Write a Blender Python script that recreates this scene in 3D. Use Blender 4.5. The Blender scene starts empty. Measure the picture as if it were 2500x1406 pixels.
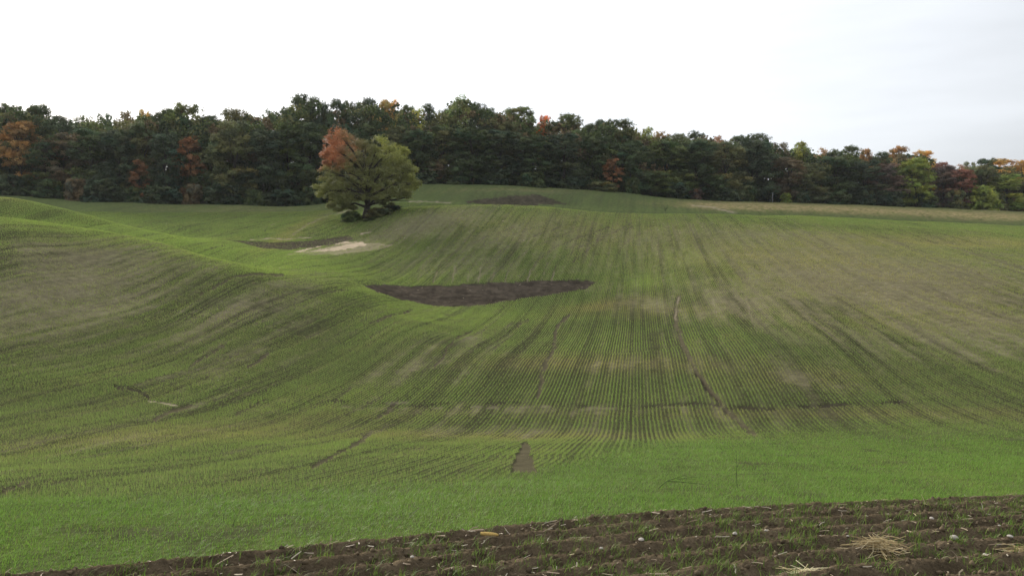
import bpy, math, random
import numpy as np
from mathutils import Vector

# ------------------------------------------------------------------ scene, camera, light
scn = bpy.context.scene
COL = scn.collection
rng = np.random.default_rng(11)
random.seed(5)
F, CU, CV = 2100.0, 1250.0, 703.0          # photo focal length and principal point (2500 x 1406)

cam_d = bpy.data.cameras.new('camera')
cam = bpy.data.objects.new('camera', cam_d)
COL.objects.link(cam)
cam.location = (0, 0, 0)
cam.rotation_euler = (math.radians(90), 0, 0)
cam_d.sensor_width = 36.0
cam_d.lens = 36.0 * F / 2500.0
cam_d.clip_start = 0.1
cam_d.clip_end = 8000
scn.camera = cam
scn.view_settings.view_transform = 'Standard'
scn.view_settings.look = 'None'
scn.view_settings.gamma = 1.0
scn.view_settings.exposure = 0.55
scn.cycles.volume_bounces = 0
scn.cycles.max_bounces = 6
scn.cycles.diffuse_bounces = 3
scn.cycles.transmission_bounces = 3
scn.cycles.transparent_max_bounces = 4
scn.cycles.use_denoising = True
scn.cycles.sample_clamp_indirect = 3.0

SUN_AZ, SUN_EL = math.radians(-33), math.radians(23)      # azimuth from the view direction (+Y), negative to the left
sun_dir = Vector((math.sin(SUN_AZ) * math.cos(SUN_EL), math.cos(SUN_AZ) * math.cos(SUN_EL), math.sin(SUN_EL)))
sd = bpy.data.lights.new('sun', 'SUN')
sd.energy = 3.0
sd.angle = math.radians(11.0)
sd.color = (1.0, 0.93, 0.82)
so = bpy.data.objects.new('sun', sd)
COL.objects.link(so)
so.rotation_euler = (-sun_dir).to_track_quat('-Z', 'Y').to_euler()

w = bpy.data.worlds.new('World')
scn.world = w
w.use_nodes = True
nt = w.node_tree
nt.nodes.clear()
N = nt.nodes.new
L = nt.links.new
out = N('ShaderNodeOutputWorld')
bg = N('ShaderNodeBackground')
bg.inputs['Strength'].default_value = 1.0
sky = N('ShaderNodeTexSky')
sky.sky_type = 'NISHITA'
sky.sun_disc = False
sky.sun_elevation = SUN_EL
sky.sun_rotation = SUN_AZ
sky.air_density = 1.0
sky.dust_density = 2.0
skm = N('ShaderNodeVectorMath'); skm.operation = 'SCALE'; skm.inputs['Scale'].default_value = 0.10
L(sky.outputs[0], skm.inputs[0])
tc = N('ShaderNodeTexCoord')
dot = N('ShaderNodeVectorMath'); dot.operation = 'DOT_PRODUCT'
dot.inputs[1].default_value = sun_dir
L(tc.outputs['Generated'], dot.inputs[0])
mx = N('ShaderNodeMath'); mx.operation = 'MAXIMUM'; mx.inputs[1].default_value = 0.0
L(dot.outputs['Value'], mx.inputs[0])
pw = N('ShaderNodeMath'); pw.operation = 'POWER'; pw.inputs[1].default_value = 2.0
L(mx.outputs[0], pw.inputs[0])
glow = N('ShaderNodeMath'); glow.operation = 'MULTIPLY_ADD'; glow.inputs[1].default_value = 0.72; glow.inputs[2].default_value = 0.40
L(pw.outputs[0], glow.inputs[0])
mp = N('ShaderNodeMapping'); mp.inputs['Scale'].default_value = (1.4, 1.4, 9.0); mp.inputs['Rotation'].default_value = (0, 0.06, 0)
L(tc.outputs['Generated'], mp.inputs[0])
cn = N('ShaderNodeTexNoise'); cn.inputs['Scale'].default_value = 1.8; cn.inputs['Detail'].default_value = 5.0; cn.inputs['Roughness'].default_value = 0.5
L(mp.outputs[0], cn.inputs['Vector'])
cr = N('ShaderNodeMapRange'); cr.inputs['From Min'].default_value = 0.3; cr.inputs['From Max'].default_value = 0.7
cr.inputs['To Min'].default_value = 0.86; cr.inputs['To Max'].default_value = 1.06
L(cn.outputs['Fac'], cr.inputs['Value'])
gm = N('ShaderNodeMath'); gm.operation = 'MULTIPLY'
sx = N('ShaderNodeSeparateXYZ'); L(tc.outputs['Generated'], sx.inputs[0])
zc_ = N('ShaderNodeMath'); zc_.operation = 'MAXIMUM'; zc_.inputs[1].default_value = 0.0
L(sx.outputs['Z'], zc_.inputs[0])
zm = N('ShaderNodeMath'); zm.operation = 'MULTIPLY_ADD'; zm.inputs[1].default_value = 0.50      # an overcast sky is brightest overhead
L(zc_.outputs[0], zm.inputs[0]); L(glow.outputs[0], zm.inputs[2])
L(zm.outputs[0], gm.inputs[0]); L(cr.outputs[0], gm.inputs[1])
cc = N('ShaderNodeVectorMath'); cc.operation = 'SCALE'; cc.inputs[0].default_value = (0.90, 0.93, 0.97)
L(gm.outputs[0], cc.inputs['Scale'])
mixs = N('ShaderNodeMix'); mixs.data_type = 'RGBA'; mixs.inputs[0].default_value = 0.88
L(skm.outputs[0], mixs.inputs['A']); L(cc.outputs[0], mixs.inputs['B'])
L(mixs.outputs['Result'], bg.inputs['Color'])
L(bg.outputs[0], out.inputs[0])

# ------------------------------------------------------------------ helpers
def tag(o, label=None, cat=None, group=None, kind=None):
    if label: o['label'] = label
    if cat: o['category'] = cat
    if group: o['group'] = group
    if kind: o['kind'] = kind
    return o


def mesh_obj(name, verts, faces_flat, sizes, mat, col=None, smooth=False, parent=None):
    me = bpy.data.meshes.new(name)
    nv = len(verts)
    me.vertices.add(nv)
    me.vertices.foreach_set('co', np.asarray(verts, np.float32).ravel())
    me.loops.add(len(faces_flat))
    me.loops.foreach_set('vertex_index', np.asarray(faces_flat, np.int32))
    me.polygons.add(len(sizes))
    sizes = np.asarray(sizes, np.int32)
    st = np.zeros(len(sizes), np.int32)
    st[1:] = np.cumsum(sizes)[:-1]
    me.polygons.foreach_set('loop_start', st)
    me.polygons.foreach_set('loop_total', sizes)
    if smooth:
        me.polygons.foreach_set('use_smooth', np.ones(len(sizes), bool))
    me.update(calc_edges=True)
    if col is not None:
        a = me.color_attributes.new('tint', 'FLOAT_COLOR', 'POINT')
        c = np.ones((nv, 4), np.float32)
        c[:, :3] = col
        a.data.foreach_set('color', c.ravel())
    if mat: me.materials.append(mat)
    o = bpy.data.objects.new(name, me)
    COL.objects.link(o)
    if parent is not None: o.parent = parent
    return o


def hash2(ix, iy, seed):
    h = (ix.astype(np.int64) * 374761393 + iy.astype(np.int64) * 668265263 + seed * 1442695041) & 0xffffffff
    h = ((h ^ (h >> 13)) * 1274126177) & 0xffffffff
    h = (h ^ (h >> 16)) & 0xffffffff
    return h / 4294967295.0


def vnoise(x, y, seed=0):
    ix = np.floor(x); iy = np.floor(y)
    fx = x - ix; fy = y - iy
    fx = fx * fx * (3 - 2 * fx); fy = fy * fy * (3 - 2 * fy)
    a = hash2(ix, iy, seed); b = hash2(ix + 1, iy, seed)
    c = hash2(ix, iy + 1, seed); d = hash2(ix + 1, iy + 1, seed)
    return (a * (1 - fx) + b * fx) * (1 - fy) + (c * (1 - fx) + d * fx) * fy


def fbm(x, y, seed=0, oct=4, gain=0.5):
    s = 0; a = 1.0; t = 0
    for k in range(oct):
        s = s + a * vnoise(x * 2 ** k, y * 2 ** k, seed + 17 * k)
        t += a; a *= gain
    return s / t


def sstep(a, b, x):
    t = np.clip((x - a) / (b - a), 0, 1)
    return t * t * (3 - 2 * t)

# ------------------------------------------------------------------ terrain: heights along sight lines, in metres
NEAR = [(8, 1400), (12, 1250), (19, 1155), (28, 1092)]
# bearing (photo column): distances with photo row ('z' rows give the height directly, where a ridge hides the ground)
PROF = {
 -1100: [(28, 1130), (40, 1000), (55, 800), (75, 600), (95, 520), (115, 'z', 9.0), (140, 460), (165, 'z', 15.5), (225, 448)],
 -500: [(27, 1120), (38, 1000), (50, 800), (66, 620), (82, 535), (95, 500), (110, 'z', 8.6), (132, 465), (155, 'z', 14.4), (220, 462)],
 0: [(26, 1110), (36, 1000), (44, 900), (52, 800), (60, 700), (70, 600), (80, 548), (90, 532), (99, 'z', 6.6), (125, 482), (148, 'z', 10.9), (180, 'z', 15.6), (215, 474)],
 200: [(27, 1100), (36, 1010), (44, 925), (52, 840), (60, 755), (68, 680), (76, 618), (84, 578), (92, 557), (100, 'z', 5.8), (120, 522), (140, 'z', 9.2), (165, 'z', 13.6), (208, 490)],
 400: [(28, 1095), (36, 1020), (45, 930), (54, 845), (62, 770), (69, 700), (76, 640), (82, 606), (88, 593), (96, 'z', 4.0), (116, 572), (131, 'z', 6.6), (150, 551), (175, 522), (205, 497)],
 560: [(28, 1093), (37, 1025), (46, 930), (55, 840), (63, 757), (70, 692), (76, 650), (82, 637), (92, 'z', 1.9), (106, 606), (112, 597), (120, 588), (140, 560), (165, 530), (202, 500)],
 700: [(28, 1092), (38, 1030), (47, 937), (55, 860), (62, 795), (69, 733), (75, 690), (80, 672), (88, 655), (98, 632), (108, 612), (116, 600), (122, 589), (135, 565), (155, 535), (175, 518), (205, 505)],
 870: [(28, 1092), (39, 1033), (48, 945), (55, 883), (63, 818), (70, 770), (77, 728), (83, 703), (90, 688), (98, 665), (108, 635), (118, 605), (125, 590), (135, 565), (146, 543), (157, 530), (175, 516), (195, 495), (212, 480)],
 1000: [(28, 1092), (39, 1038), (48, 950), (55, 885), (64, 820), (74, 776), (82, 752), (89, 735), (97, 700), (105, 668), (118, 615), (130, 567), (140, 532), (150, 503), (161, 'z', 13.9), (176, 491), (196, 468), (216, 448)],
 1150: [(28, 1092), (39, 1040), (48, 950), (55, 882), (68, 820), (77, 785), (85, 760), (90, 742), (97, 696), (106, 656), (120, 602), (133, 552), (145, 514), (153, 498), (164, 'z', 14.0), (180, 493), (196, 471), (216, 449)],
 1300: [(28, 1090), (39, 1040), (48, 950), (56, 882), (70, 820), (78, 785), (86, 758), (92, 735), (100, 690), (108, 657), (122, 604), (136, 552), (148, 515), (157, 502), (169, 'z', 13.8), (184, 'z', 16.6), (200, 473), (219, 455)],
 1500: [(27, 1088), (39, 1038), (48, 950), (57, 880), (71, 820), (78, 785), (86, 750), (94, 715), (102, 690), (112, 652), (126, 602), (140, 557), (152, 528), (161, 519), (174, 'z', 13.0), (190, 502), (206, 482), (226, 468)],
 1700: [(26, 1085), (38, 1040), (46, 950), (53, 880), (64, 820), (72, 780), (80, 740), (88, 705), (97, 670), (108, 635), (122, 595), (138, 555), (152, 532), (163, 524), (177, 'z', 12.5), (200, 508), (225, 495), (250, 488)],
 1900: [(26, 1082), (37, 1040), (44, 950), (50, 880), (58, 820), (66, 775), (75, 735), (84, 700), (95, 660), (108, 620), (124, 580), (140, 552), (155, 533), (166, 526), (181, 'z', 12.0), (210, 512), (240, 499), (262, 494)],
 2100: [(26, 1080), (36, 1040), (42, 970), (48, 900), (56, 830), (65, 775), (75, 725), (86, 680), (98, 640), (112, 602), (128, 570), (145, 549), (158, 538), (169, 535), (185, 'z', 11.6), (215, 519), (250, 505), (276, 501)],
 2300: [(26, 1075), (35, 1035), (42, 960), (49, 885), (57, 820), (66, 765), (77, 715), (88, 672), (101, 632), (116, 600), (132, 575), (148, 557), (162, 547), (171, 544), (188, 'z', 11.0), (225, 525), (262, 512), (290, 508)],
 2500: [(26, 1070), (35, 1020), (42, 945), (49, 875), (57, 812), (66, 760), (77, 712), (88, 670), (101, 634), (116, 604), (132, 581), (148, 565), (162, 556), (171, 553), (189, 'z', 10.4), (235, 533), (275, 520), (306, 516)],
 3300: [(26, 1060), (35, 1000), (42, 930), (49, 860), (57, 805), (66, 760), (77, 715), (88, 676), (101, 644), (116, 620), (132, 600), (150, 586), (171, 578), (190, 'z', 10.0), (250, 550), (330, 535)],
}


def pchip(xk, yk, x):
    xk = np.asarray(xk, float); yk = np.asarray(yk, float)
    h = np.diff(xk); d = np.diff(yk) / h
    m = np.zeros(len(xk))
    for i in range(1, len(xk) - 1):
        if d[i - 1] * d[i] > 0:
            w1 = 2 * h[i] + h[i - 1]; w2 = h[i] + 2 * h[i - 1]
            m[i] = (w1 + w2) / (w1 / d[i - 1] + w2 / d[i])
    m[0] = d[0]; m[-1] = d[-1]
    i = np.clip(np.searchsorted(xk, x, side='right') - 1, 0, len(xk) - 2)
    t = (x - xk[i]) / h[i]
    t = np.clip(t, 0, 1)
    return ((2 * t ** 3 - 3 * t ** 2 + 1) * yk[i] + (t ** 3 - 2 * t ** 2 + t) * h[i] * m[i]
            + (-2 * t ** 3 + 3 * t ** 2) * yk[i + 1] + (t ** 3 - t ** 2) * h[i] * m[i + 1])


YT = np.concatenate([np.arange(0, 6, 0.5), 6 * np.exp(np.arange(0, math.log(4200 / 6) + 0.006, 0.006))])
UT = np.arange(-1400, 3601, 20.0)
ucols = sorted(PROF)
Zc = np.zeros((len(ucols), len(YT)))
for i, u in enumerate(ucols):
    pts = [(0, -2.15), (3, -2.3), (5, -2.45)]
    for p in NEAR + [q for q in PROF[u] if q[0] > 30 or len(q) == 3]:
        z = p[2] if p[1] == 'z' else p[0] * (CV - p[1]) / F
        pts.append((p[0], z))
    ye, ze = pts[-1]
    pts += [(ye + 12, ze + 1.2), (ye + 70, ze + 9), (ye + 200, ze + 13), (1200, 44), (4300, 46)]
    Zc[i] = pchip([p[0] for p in pts], [p[1] for p in pts], YT)
ZT = np.zeros((len(UT), len(YT)))
for j in range(len(YT)):
    ZT[:, j] = pchip(ucols, Zc[:, j], np.clip(UT, ucols[0], ucols[-1]))


def blur(a, n, axis):
    for _ in range(n):
        p = np.concatenate([np.take(a, [0], axis), a, np.take(a, [-1], axis)], axis)
        s = lambda k: np.take(p, np.arange(k, k + a.shape[axis]), axis)
        a = 0.25 * s(0) + 0.5 * s(1) + 0.25 * s(2)
    return a


ZT = blur(blur(ZT, 6, 0), 8, 1)
TH_MAX = math.atan((3600 - CU) / F)


def grid_uY(x, y):
    th = np.arctan2(x, y)
    r = np.hypot(x, y)
    tcl = np.clip(th, -math.radians(46), math.radians(46))
    return CU + F * np.tan(tcl), r * np.cos(tcl), th, r


LNY = np.arange(len(YT), dtype=float)


def table(u, Y):
    fi = np.clip((u - UT[0]) / 20.0, 0, len(UT) - 1.001)
    fj = np.interp(Y, YT, LNY)
    fj = np.clip(fj, 0, len(YT) - 1.001)
    i = fi.astype(int); j = fj.astype(int)
    a = fi - i; b = fj - j
    return (ZT[i, j] * (1 - a) + ZT[i + 1, j] * a) * (1 - b) + (ZT[i, j + 1] * (1 - a) + ZT[i + 1, j + 1] * a) * b


# tilled strip edge (plan coordinates of its far border)
EDGE = np.array([(-40, 0.2), (-14.0, 5.0), (-6.5, 7.05), (-4.2, 7.92), (-2.9, 8.55), (-1.8, 9.15), (0, 10.35), (1.35, 11.2), (3.2, 12.1), (6.2, 13.1), (9.0, 14.2), (16, 16.2), (60, 28)])


def edge_dist(x, y):
    """signed distance in front (+) of the far border of the tilled strip"""
    ye = np.interp(x, EDGE[:, 0], EDGE[:, 1])
    return (ye - y) * 0.93


def micro(x, y):
    s = edge_dist(x, y)
    n1 = fbm(x * 0.35 + 3, y * 0.35, 5, 3) - 0.5
    z = 0.10 * n1
    m = sstep(-0.05, 0.12, s) * (1 - sstep(14, 20, s))
    fur = np.sin(2 * math.pi * (s + 0.10 * (fbm(x * 0.6, y * 0.6, 8, 2) - .5)) / 0.62 + 0.6)
    c1 = fbm(x * 5, y * 5, 21, 3)
    c2 = np.abs(fbm(x * 14, y * 14, 31, 3) - 0.5) * 2
    c3 = np.clip(fbm(x * 9, y * 9, 41, 2) - 0.55, 0, 1)
    z = z + m * (0.075 * fur + 0.04 * (c1 - 0.5) + 0.030 * (0.5 - c2) + 0.045 * c3 - 0.01)
    return z


def proj_v(Y, z):
    return CV - F * z / np.maximum(Y, 0.5)


def height(x, y, fine=True):
    x = np.asarray(x, float); y = np.asarray(y, float)
    u, Y, th, r = grid_uY(x, y)
    z = table(u, Y)
    back = sstep(math.radians(60), math.radians(120), np.abs(th))
    zb = 0.5 * (table(np.full_like(r, -900.), r) + table(np.full_like(r, 3300.), r))
    z = z * (1 - back) + zb * back
    if fine:
        far = np.clip(Y / 60, 0.3, 3)
        z = z + 0.10 * far * (fbm(x * 0.09 + 7, y * 0.09, 3, 3) - 0.5) + .30 * sstep(24, 40, Y) * (fbm(x * 0.13 + 3, y * 0.10, 13, 2) - 0.5)
        # heap of dumped earth on the far field, gully lip at the dark patch
        dx = (u - 1245) / 115.0; dy = (Y - 196) / 5.5
        heap = np.exp(-(dx ** 4) - dy ** 2)
        z = z + heap * (0.25 + 0.9 * fbm(x * 0.5, y * 0.5, 77, 3))
        near = Y < 40
        if np.any(near):
            z = z + np.where(near, micro(x, y), 0.10 * (fbm(x * 0.35 + 3, y * 0.35, 5, 3) - 0.5))
    return z


def hit(u, v):
    """distance Y of the visible ground at photo bearing u and slope v"""
    z = table(np.full_like(YT, float(u)), YT)
    pv = proj_v(YT, z)
    k = np.where((pv <= v) & (YT > 3))[0]
    return float(YT[k[0]]) if len(k) else 215.0


def spot(u, v):
    Y = hit(u, v)
    return (u - CU) / F * Y, Y

# ------------------------------------------------------------------ what grows where
# blobs: (u, v, ru, rv, tilt deg, strength); each stays near the depth of the ground seen there
BARE = [(60, 730, 260, 100, -25, .50), (200, 660, 220, 45, -20, .45), (300, 740, 240, 55, -25, .5), (560, 765, 200, 36, -28, .55), (700, 740, 120, 28, -25, .35),
        (1060, 540, 150, 26, -12, .85), (960, 570, 120, 20, -20, .5), (1250, 568, 220, 28, -15, .5), (1180, 655, 180, 26, 0, .4), (1300, 615, 200, 26, -10, .3),
        (1950, 640, 420, 80, 8, .62), (2250, 760, 400, 120, 15, .6), (2420, 620, 170, 50, 5, .5), (1780, 752, 180, 34, 10, .4), (1850, 560, 260, 20, 4, .4),
        (1500, 890, 230, 16, 0, .25), (1900, 915, 160, 18, 10, .35), (1050, 880, 160, 24, -20, .35), (600, 870, 160, 26, -25, .35), (430, 1000, 160, 14, -18, .25),
        (1250, 1050, 320, 10, 0, .3), (300, 1075, 380, 18, -5, .2), (1250, 1000, 420, 10, 0, .35), (2150, 640, 150, 40, 10, .3), (60, 610, 120, 30, 5, .3),
        (1450, 700, 90, 10, 0, .3), (1300, 470, 160, 12, 0, .5), (800, 530, 60, 16, -40, .4), (2420, 790, 120, 30, 0, .3), (1560, 745, 90, 14, 15, .25)]
LIME = [(760, 655, 260, 22, 8, 1.0), (560, 625, 200, 16, 14, 1.0), (330, 582, 220, 14, 8, .9), (120, 545, 200, 10, 5, .8), (200, 515, 260, 16, 16, .8), (450, 590, 160, 12, 16, .8),  # along the ridge crests these bands put grazing sun into the crop colour
        (930, 735, 240, 26, 12, .9), (1150, 765, 240, 14, 2, .9), (1080, 790, 160, 14, 0, .6), (1580, 688, 70, 16, 0, .9), (1500, 850, 170, 30, 0, .45),
        (1380, 505, 330, 5, 2, .8), (1900, 527, 420, 4, 2, .55), (1500, 960, 300, 18, 0, .5), (950, 950, 220, 22, -5, .6), (700, 990, 260, 24, -8, .5),
        (2000, 1030, 480, 14, 0, .5), (600, 1080, 600, 24, 0, .35), (1920, 895, 80, 12, 20, .8), (2250, 625, 90, 20, 0, .4), (700, 620, 120, 14, 0, .8), (1250, 1110, 300, 14, 0, .5), (1690, 625, 60, 22, 0, .6)]
DRY = [(1480, 745, 90, 12, -8, .9), (2150, 700, 380, 120, 10, .45), (1330, 885, 160, 18, 0, .5), (1600, 890, 200, 18, 0, .5), (1250, 1062, 420, 10, 0, .55), (450, 1055, 460, 20, -4, .4),
       (2050, 1010, 480, 12, 0, .5), (1950, 925, 150, 24, 0, .5), (1900, 505, 220, 9, 2, 1.0), (2250, 520, 260, 11, 2, .8), (2500, 530, 150, 11, 2, .6),
       (1750, 505, 80, 8, 2, .6), (1240, 465, 150, 7, 0, .35), (2350, 590, 220, 12, 2, .6), (1850, 610, 260, 50, 0, .35), (1600, 760, 120, 14, 0, .4),
       (1350, 560, 300, 40, 0, .35), (700, 575, 70, 14, -30, .5), (30, 485, 200, 6, 0, .4), (550, 510, 200, 10, 0, .3)]
DARK = [(1650, 925, 180, 18, 0, .7), (1180, 950, 300, 16, 0, .4), (1600, 800, 150, 16, 5, .6), (1900, 850, 160, 22, 15, .4), (1350, 762, 120, 6, 0, .7), (1800, 815, 120, 14, 15, .4)]
# lines in the crop: (points, width px, kind, strength)
LINES = [
 ([(1313, 968), (1325, 905), (1352, 850), (1358, 800), (1372, 782), (1390, 768)], 4.5, 'soil', 1),
 ([(1655, 728), (1648, 780), (1662, 830), (1690, 890), (1730, 950), (1770, 1000), (1845, 1056)], 6, 'soil', 1), ([(1700, 908), (1730, 950), (1772, 1000)], 3.5, 'dark', .9),
 ([(1060, 892), (1080, 870), (1110, 830), (1150, 808)], 2.6, 'soil', .9), ([(905, 790), (940, 775), (1005, 757)], 2.6, 'soil', .9),
 ([(490, 716), (540, 690), (575, 675), (610, 668), (650, 667), (690, 669)], 3.2, 'soil', 1), ([(790, 716), (820, 712), (850, 711)], 1.6, 'soil', .9),
 ([(770, 1140), (830, 1105), (900, 1062)], 5, 'soil', 1), ([(925, 1022), (970, 980)], 4.5, 'soil', .9), ([(375, 1022), (420, 1000), (465, 985)], 4, 'soil', 1),
 ([(500, 965), (600, 915)], 1.6, 'soil', .7), ([(605, 896), (652, 866)], 4.5, 'soil', 1), ([(470, 890), (545, 845)], 4.5, 'soil', .8), ([(0, 1203), (100, 1163)], 4, 'soil', 1),
 ([(570, 1012), (650, 975)], 3, 'soil', .8), ([(815, 982), (850, 948)], 3, 'soil', .8), ([(1262, 797), (1270, 786), (1290, 780)], 3, 'soil', .8), ([(1085, 767), (1110, 768)], 2, 'soil', .8),
 ([(500, 610), (550, 600)], 2, 'soil', .6), ([(700, 690), (760, 688)], 1.2, 'soil', .5),
 ([(1740, 730), (1752, 780), (1762, 802)], 1.4, 'pale', .25), ([(1822, 730), (1835, 790), (1850, 812)], 1.6, 'pale', .3), ([(1560, 722), (1600, 738)], 8, 'pale', .12)] + [([(q, 994 + 2 * math.sin(q)), (q + 22, 993)], 2.6, 'pale', .3) for q in (835, 905, 975, 1060, 1155, 1190, 1270, 1325, 1430, 1480, 1620)] + [ ([(1655, 728), (1648, 780)], 2, 'pale', .5),
 ([(278, 943), (330, 950), (362, 966)], 3.5, 'dark', 1), ([(360, 973), (400, 979), (432, 985)], 1.6, 'pale', 1),
 ([(130, 938), (200, 930)], 2, 'dark', .5),
 ([(800, 980), (1000, 986), (1250, 984), (1400, 988), (1450, 992), (1700, 986), (1800, 991)], 2.8, 'brk', .95),
 ([(1750, 990), (1800, 993), (1900, 999), (2050, 991), (2200, 983)], 4.0, 'brk', 1), ([(1740, 990), (1800, 994), (1890, 999)], 4, 'dark', .9), ([(2150, 984), (2300, 980), (2500, 975)], 2, 'brk', .7),
 ([(1420, 996), (1500, 995)], 3, 'pale', .35), ([(1190, 996), (1215, 996)], 3, 'pale', .3), ([(940, 980), (1000, 982)], 2, 'pale', .6),
 ([(1690, 502), (1740, 507), (1800, 520)], 1.6, 'pale', .7), ([(715, 572), (760, 545), (800, 528)], 2.0, 'pale', .45), ([(820, 524), (870, 512)], 2, 'pale', .6),
 ([(610, 584), (700, 583), (760, 580)], 1.2, 'pale', .9), ([(640, 560), (680, 543)], .8, 'pale', .6),
 ([(880, 570), (905, 563)], 1.6, 'pale', .9), ([(1000, 492), (1100, 494)], 1.6, 'pale', .7),

 ([(1400, 640), (1460, 590), (1540, 545)], 1.5, 'soil', .8), ([(1490, 655), (1520, 600), (1590, 555)], 1.4, 'soil', .5), ([(640, 575), (655, 553)], 1, 'dark', .5), ([(748, 590), (770, 555)], 1, 'dark', .6),
]
for bx, st in ((1058, .9), (1103, .7), (1168, 1), (1232, .8), (1288, 1), (1345, 1), (1020, .4), (1140, .4), (1200, .4), (1320, .5)):
    pth = [(bx, 692), (bx + 4, 668), (bx + 20, 640), (bx + 62, 608), (bx + 125, 580), (bx + 200, 556)]
    LINES.append((pth, 1.2, 'soil', st * .8))
    LINES.append(([(bx + 1, 690), (bx + 4, 672 + 10 * math.sin(bx)), (bx + 9, 655 + 14 * math.sin(bx))], 1.5, 'pale', st * .5))
POLYS = [
 ([(885, 697), (930, 696), (1000, 698), (1100, 697), (1200, 692), (1330, 685), (1430, 682), (1457, 687), (1430, 704), (1350, 719), (1280, 731), (1180, 747), (1110, 750), (1050, 746), (980, 733), (920, 715)], 'patch', 1, 'a'),
 ([(552, 585), (620, 589), (680, 592), (760, 587), (850, 573), (864, 582), (800, 600), (700, 611), (640, 607), (600, 597)], 'patch', .85, 'b'),
 ([(708, 616), (775, 602), (840, 590), (885, 588), (894, 600), (825, 612), (775, 615)], 'sand', 1, None), ([(700, 622), (800, 604), (900, 592), (960, 598), (920, 612), (820, 622)], 'sand', .35, None),
 ([(1125, 492), (1180, 486), (1260, 483), (1330, 484), (1385, 499), (1280, 504), (1200, 500)], 'patch', .85, 'c'),
 ([(1280, 1078), (1268, 1082), (1248, 1155), (1312, 1155), (1290, 1082)], 'soil', 1, None),
]


def in_poly(u, v, P):
    c = np.zeros(u.shape, bool)
    n = len(P)
    for i in range(n):
        x1, y1 = P[i]; x2, y2 = P[(i + 1) % n]
        if y1 == y2: continue
        k = ((y1 > v) != (y2 > v)) & (u < (x2 - x1) * (v - y1) / (y2 - y1) + x1)
        c ^= k
    return c


def seg_dist(u, v, P):
    d = np.full(u.shape, 1e9); Yc = np.zeros(u.shape)
    for (x1, y1), (x2, y2) in zip(P[:-1], P[1:]):
        dx, dy = x2 - x1, y2 - y1
        t = np.clip(((u - x1) * dx + (v - y1) * dy) / (dx * dx + dy * dy), 0, 1)
        e = np.hypot(u - x1 - t * dx, v - y1 - t * dy)
        d = np.minimum(d, e)
    return d


D8 = math.radians(8.4)
RD = (math.sin(D8), math.cos(D8)); RP = (math.cos(D8), -math.sin(D8))   # sowing direction and the direction across it


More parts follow.
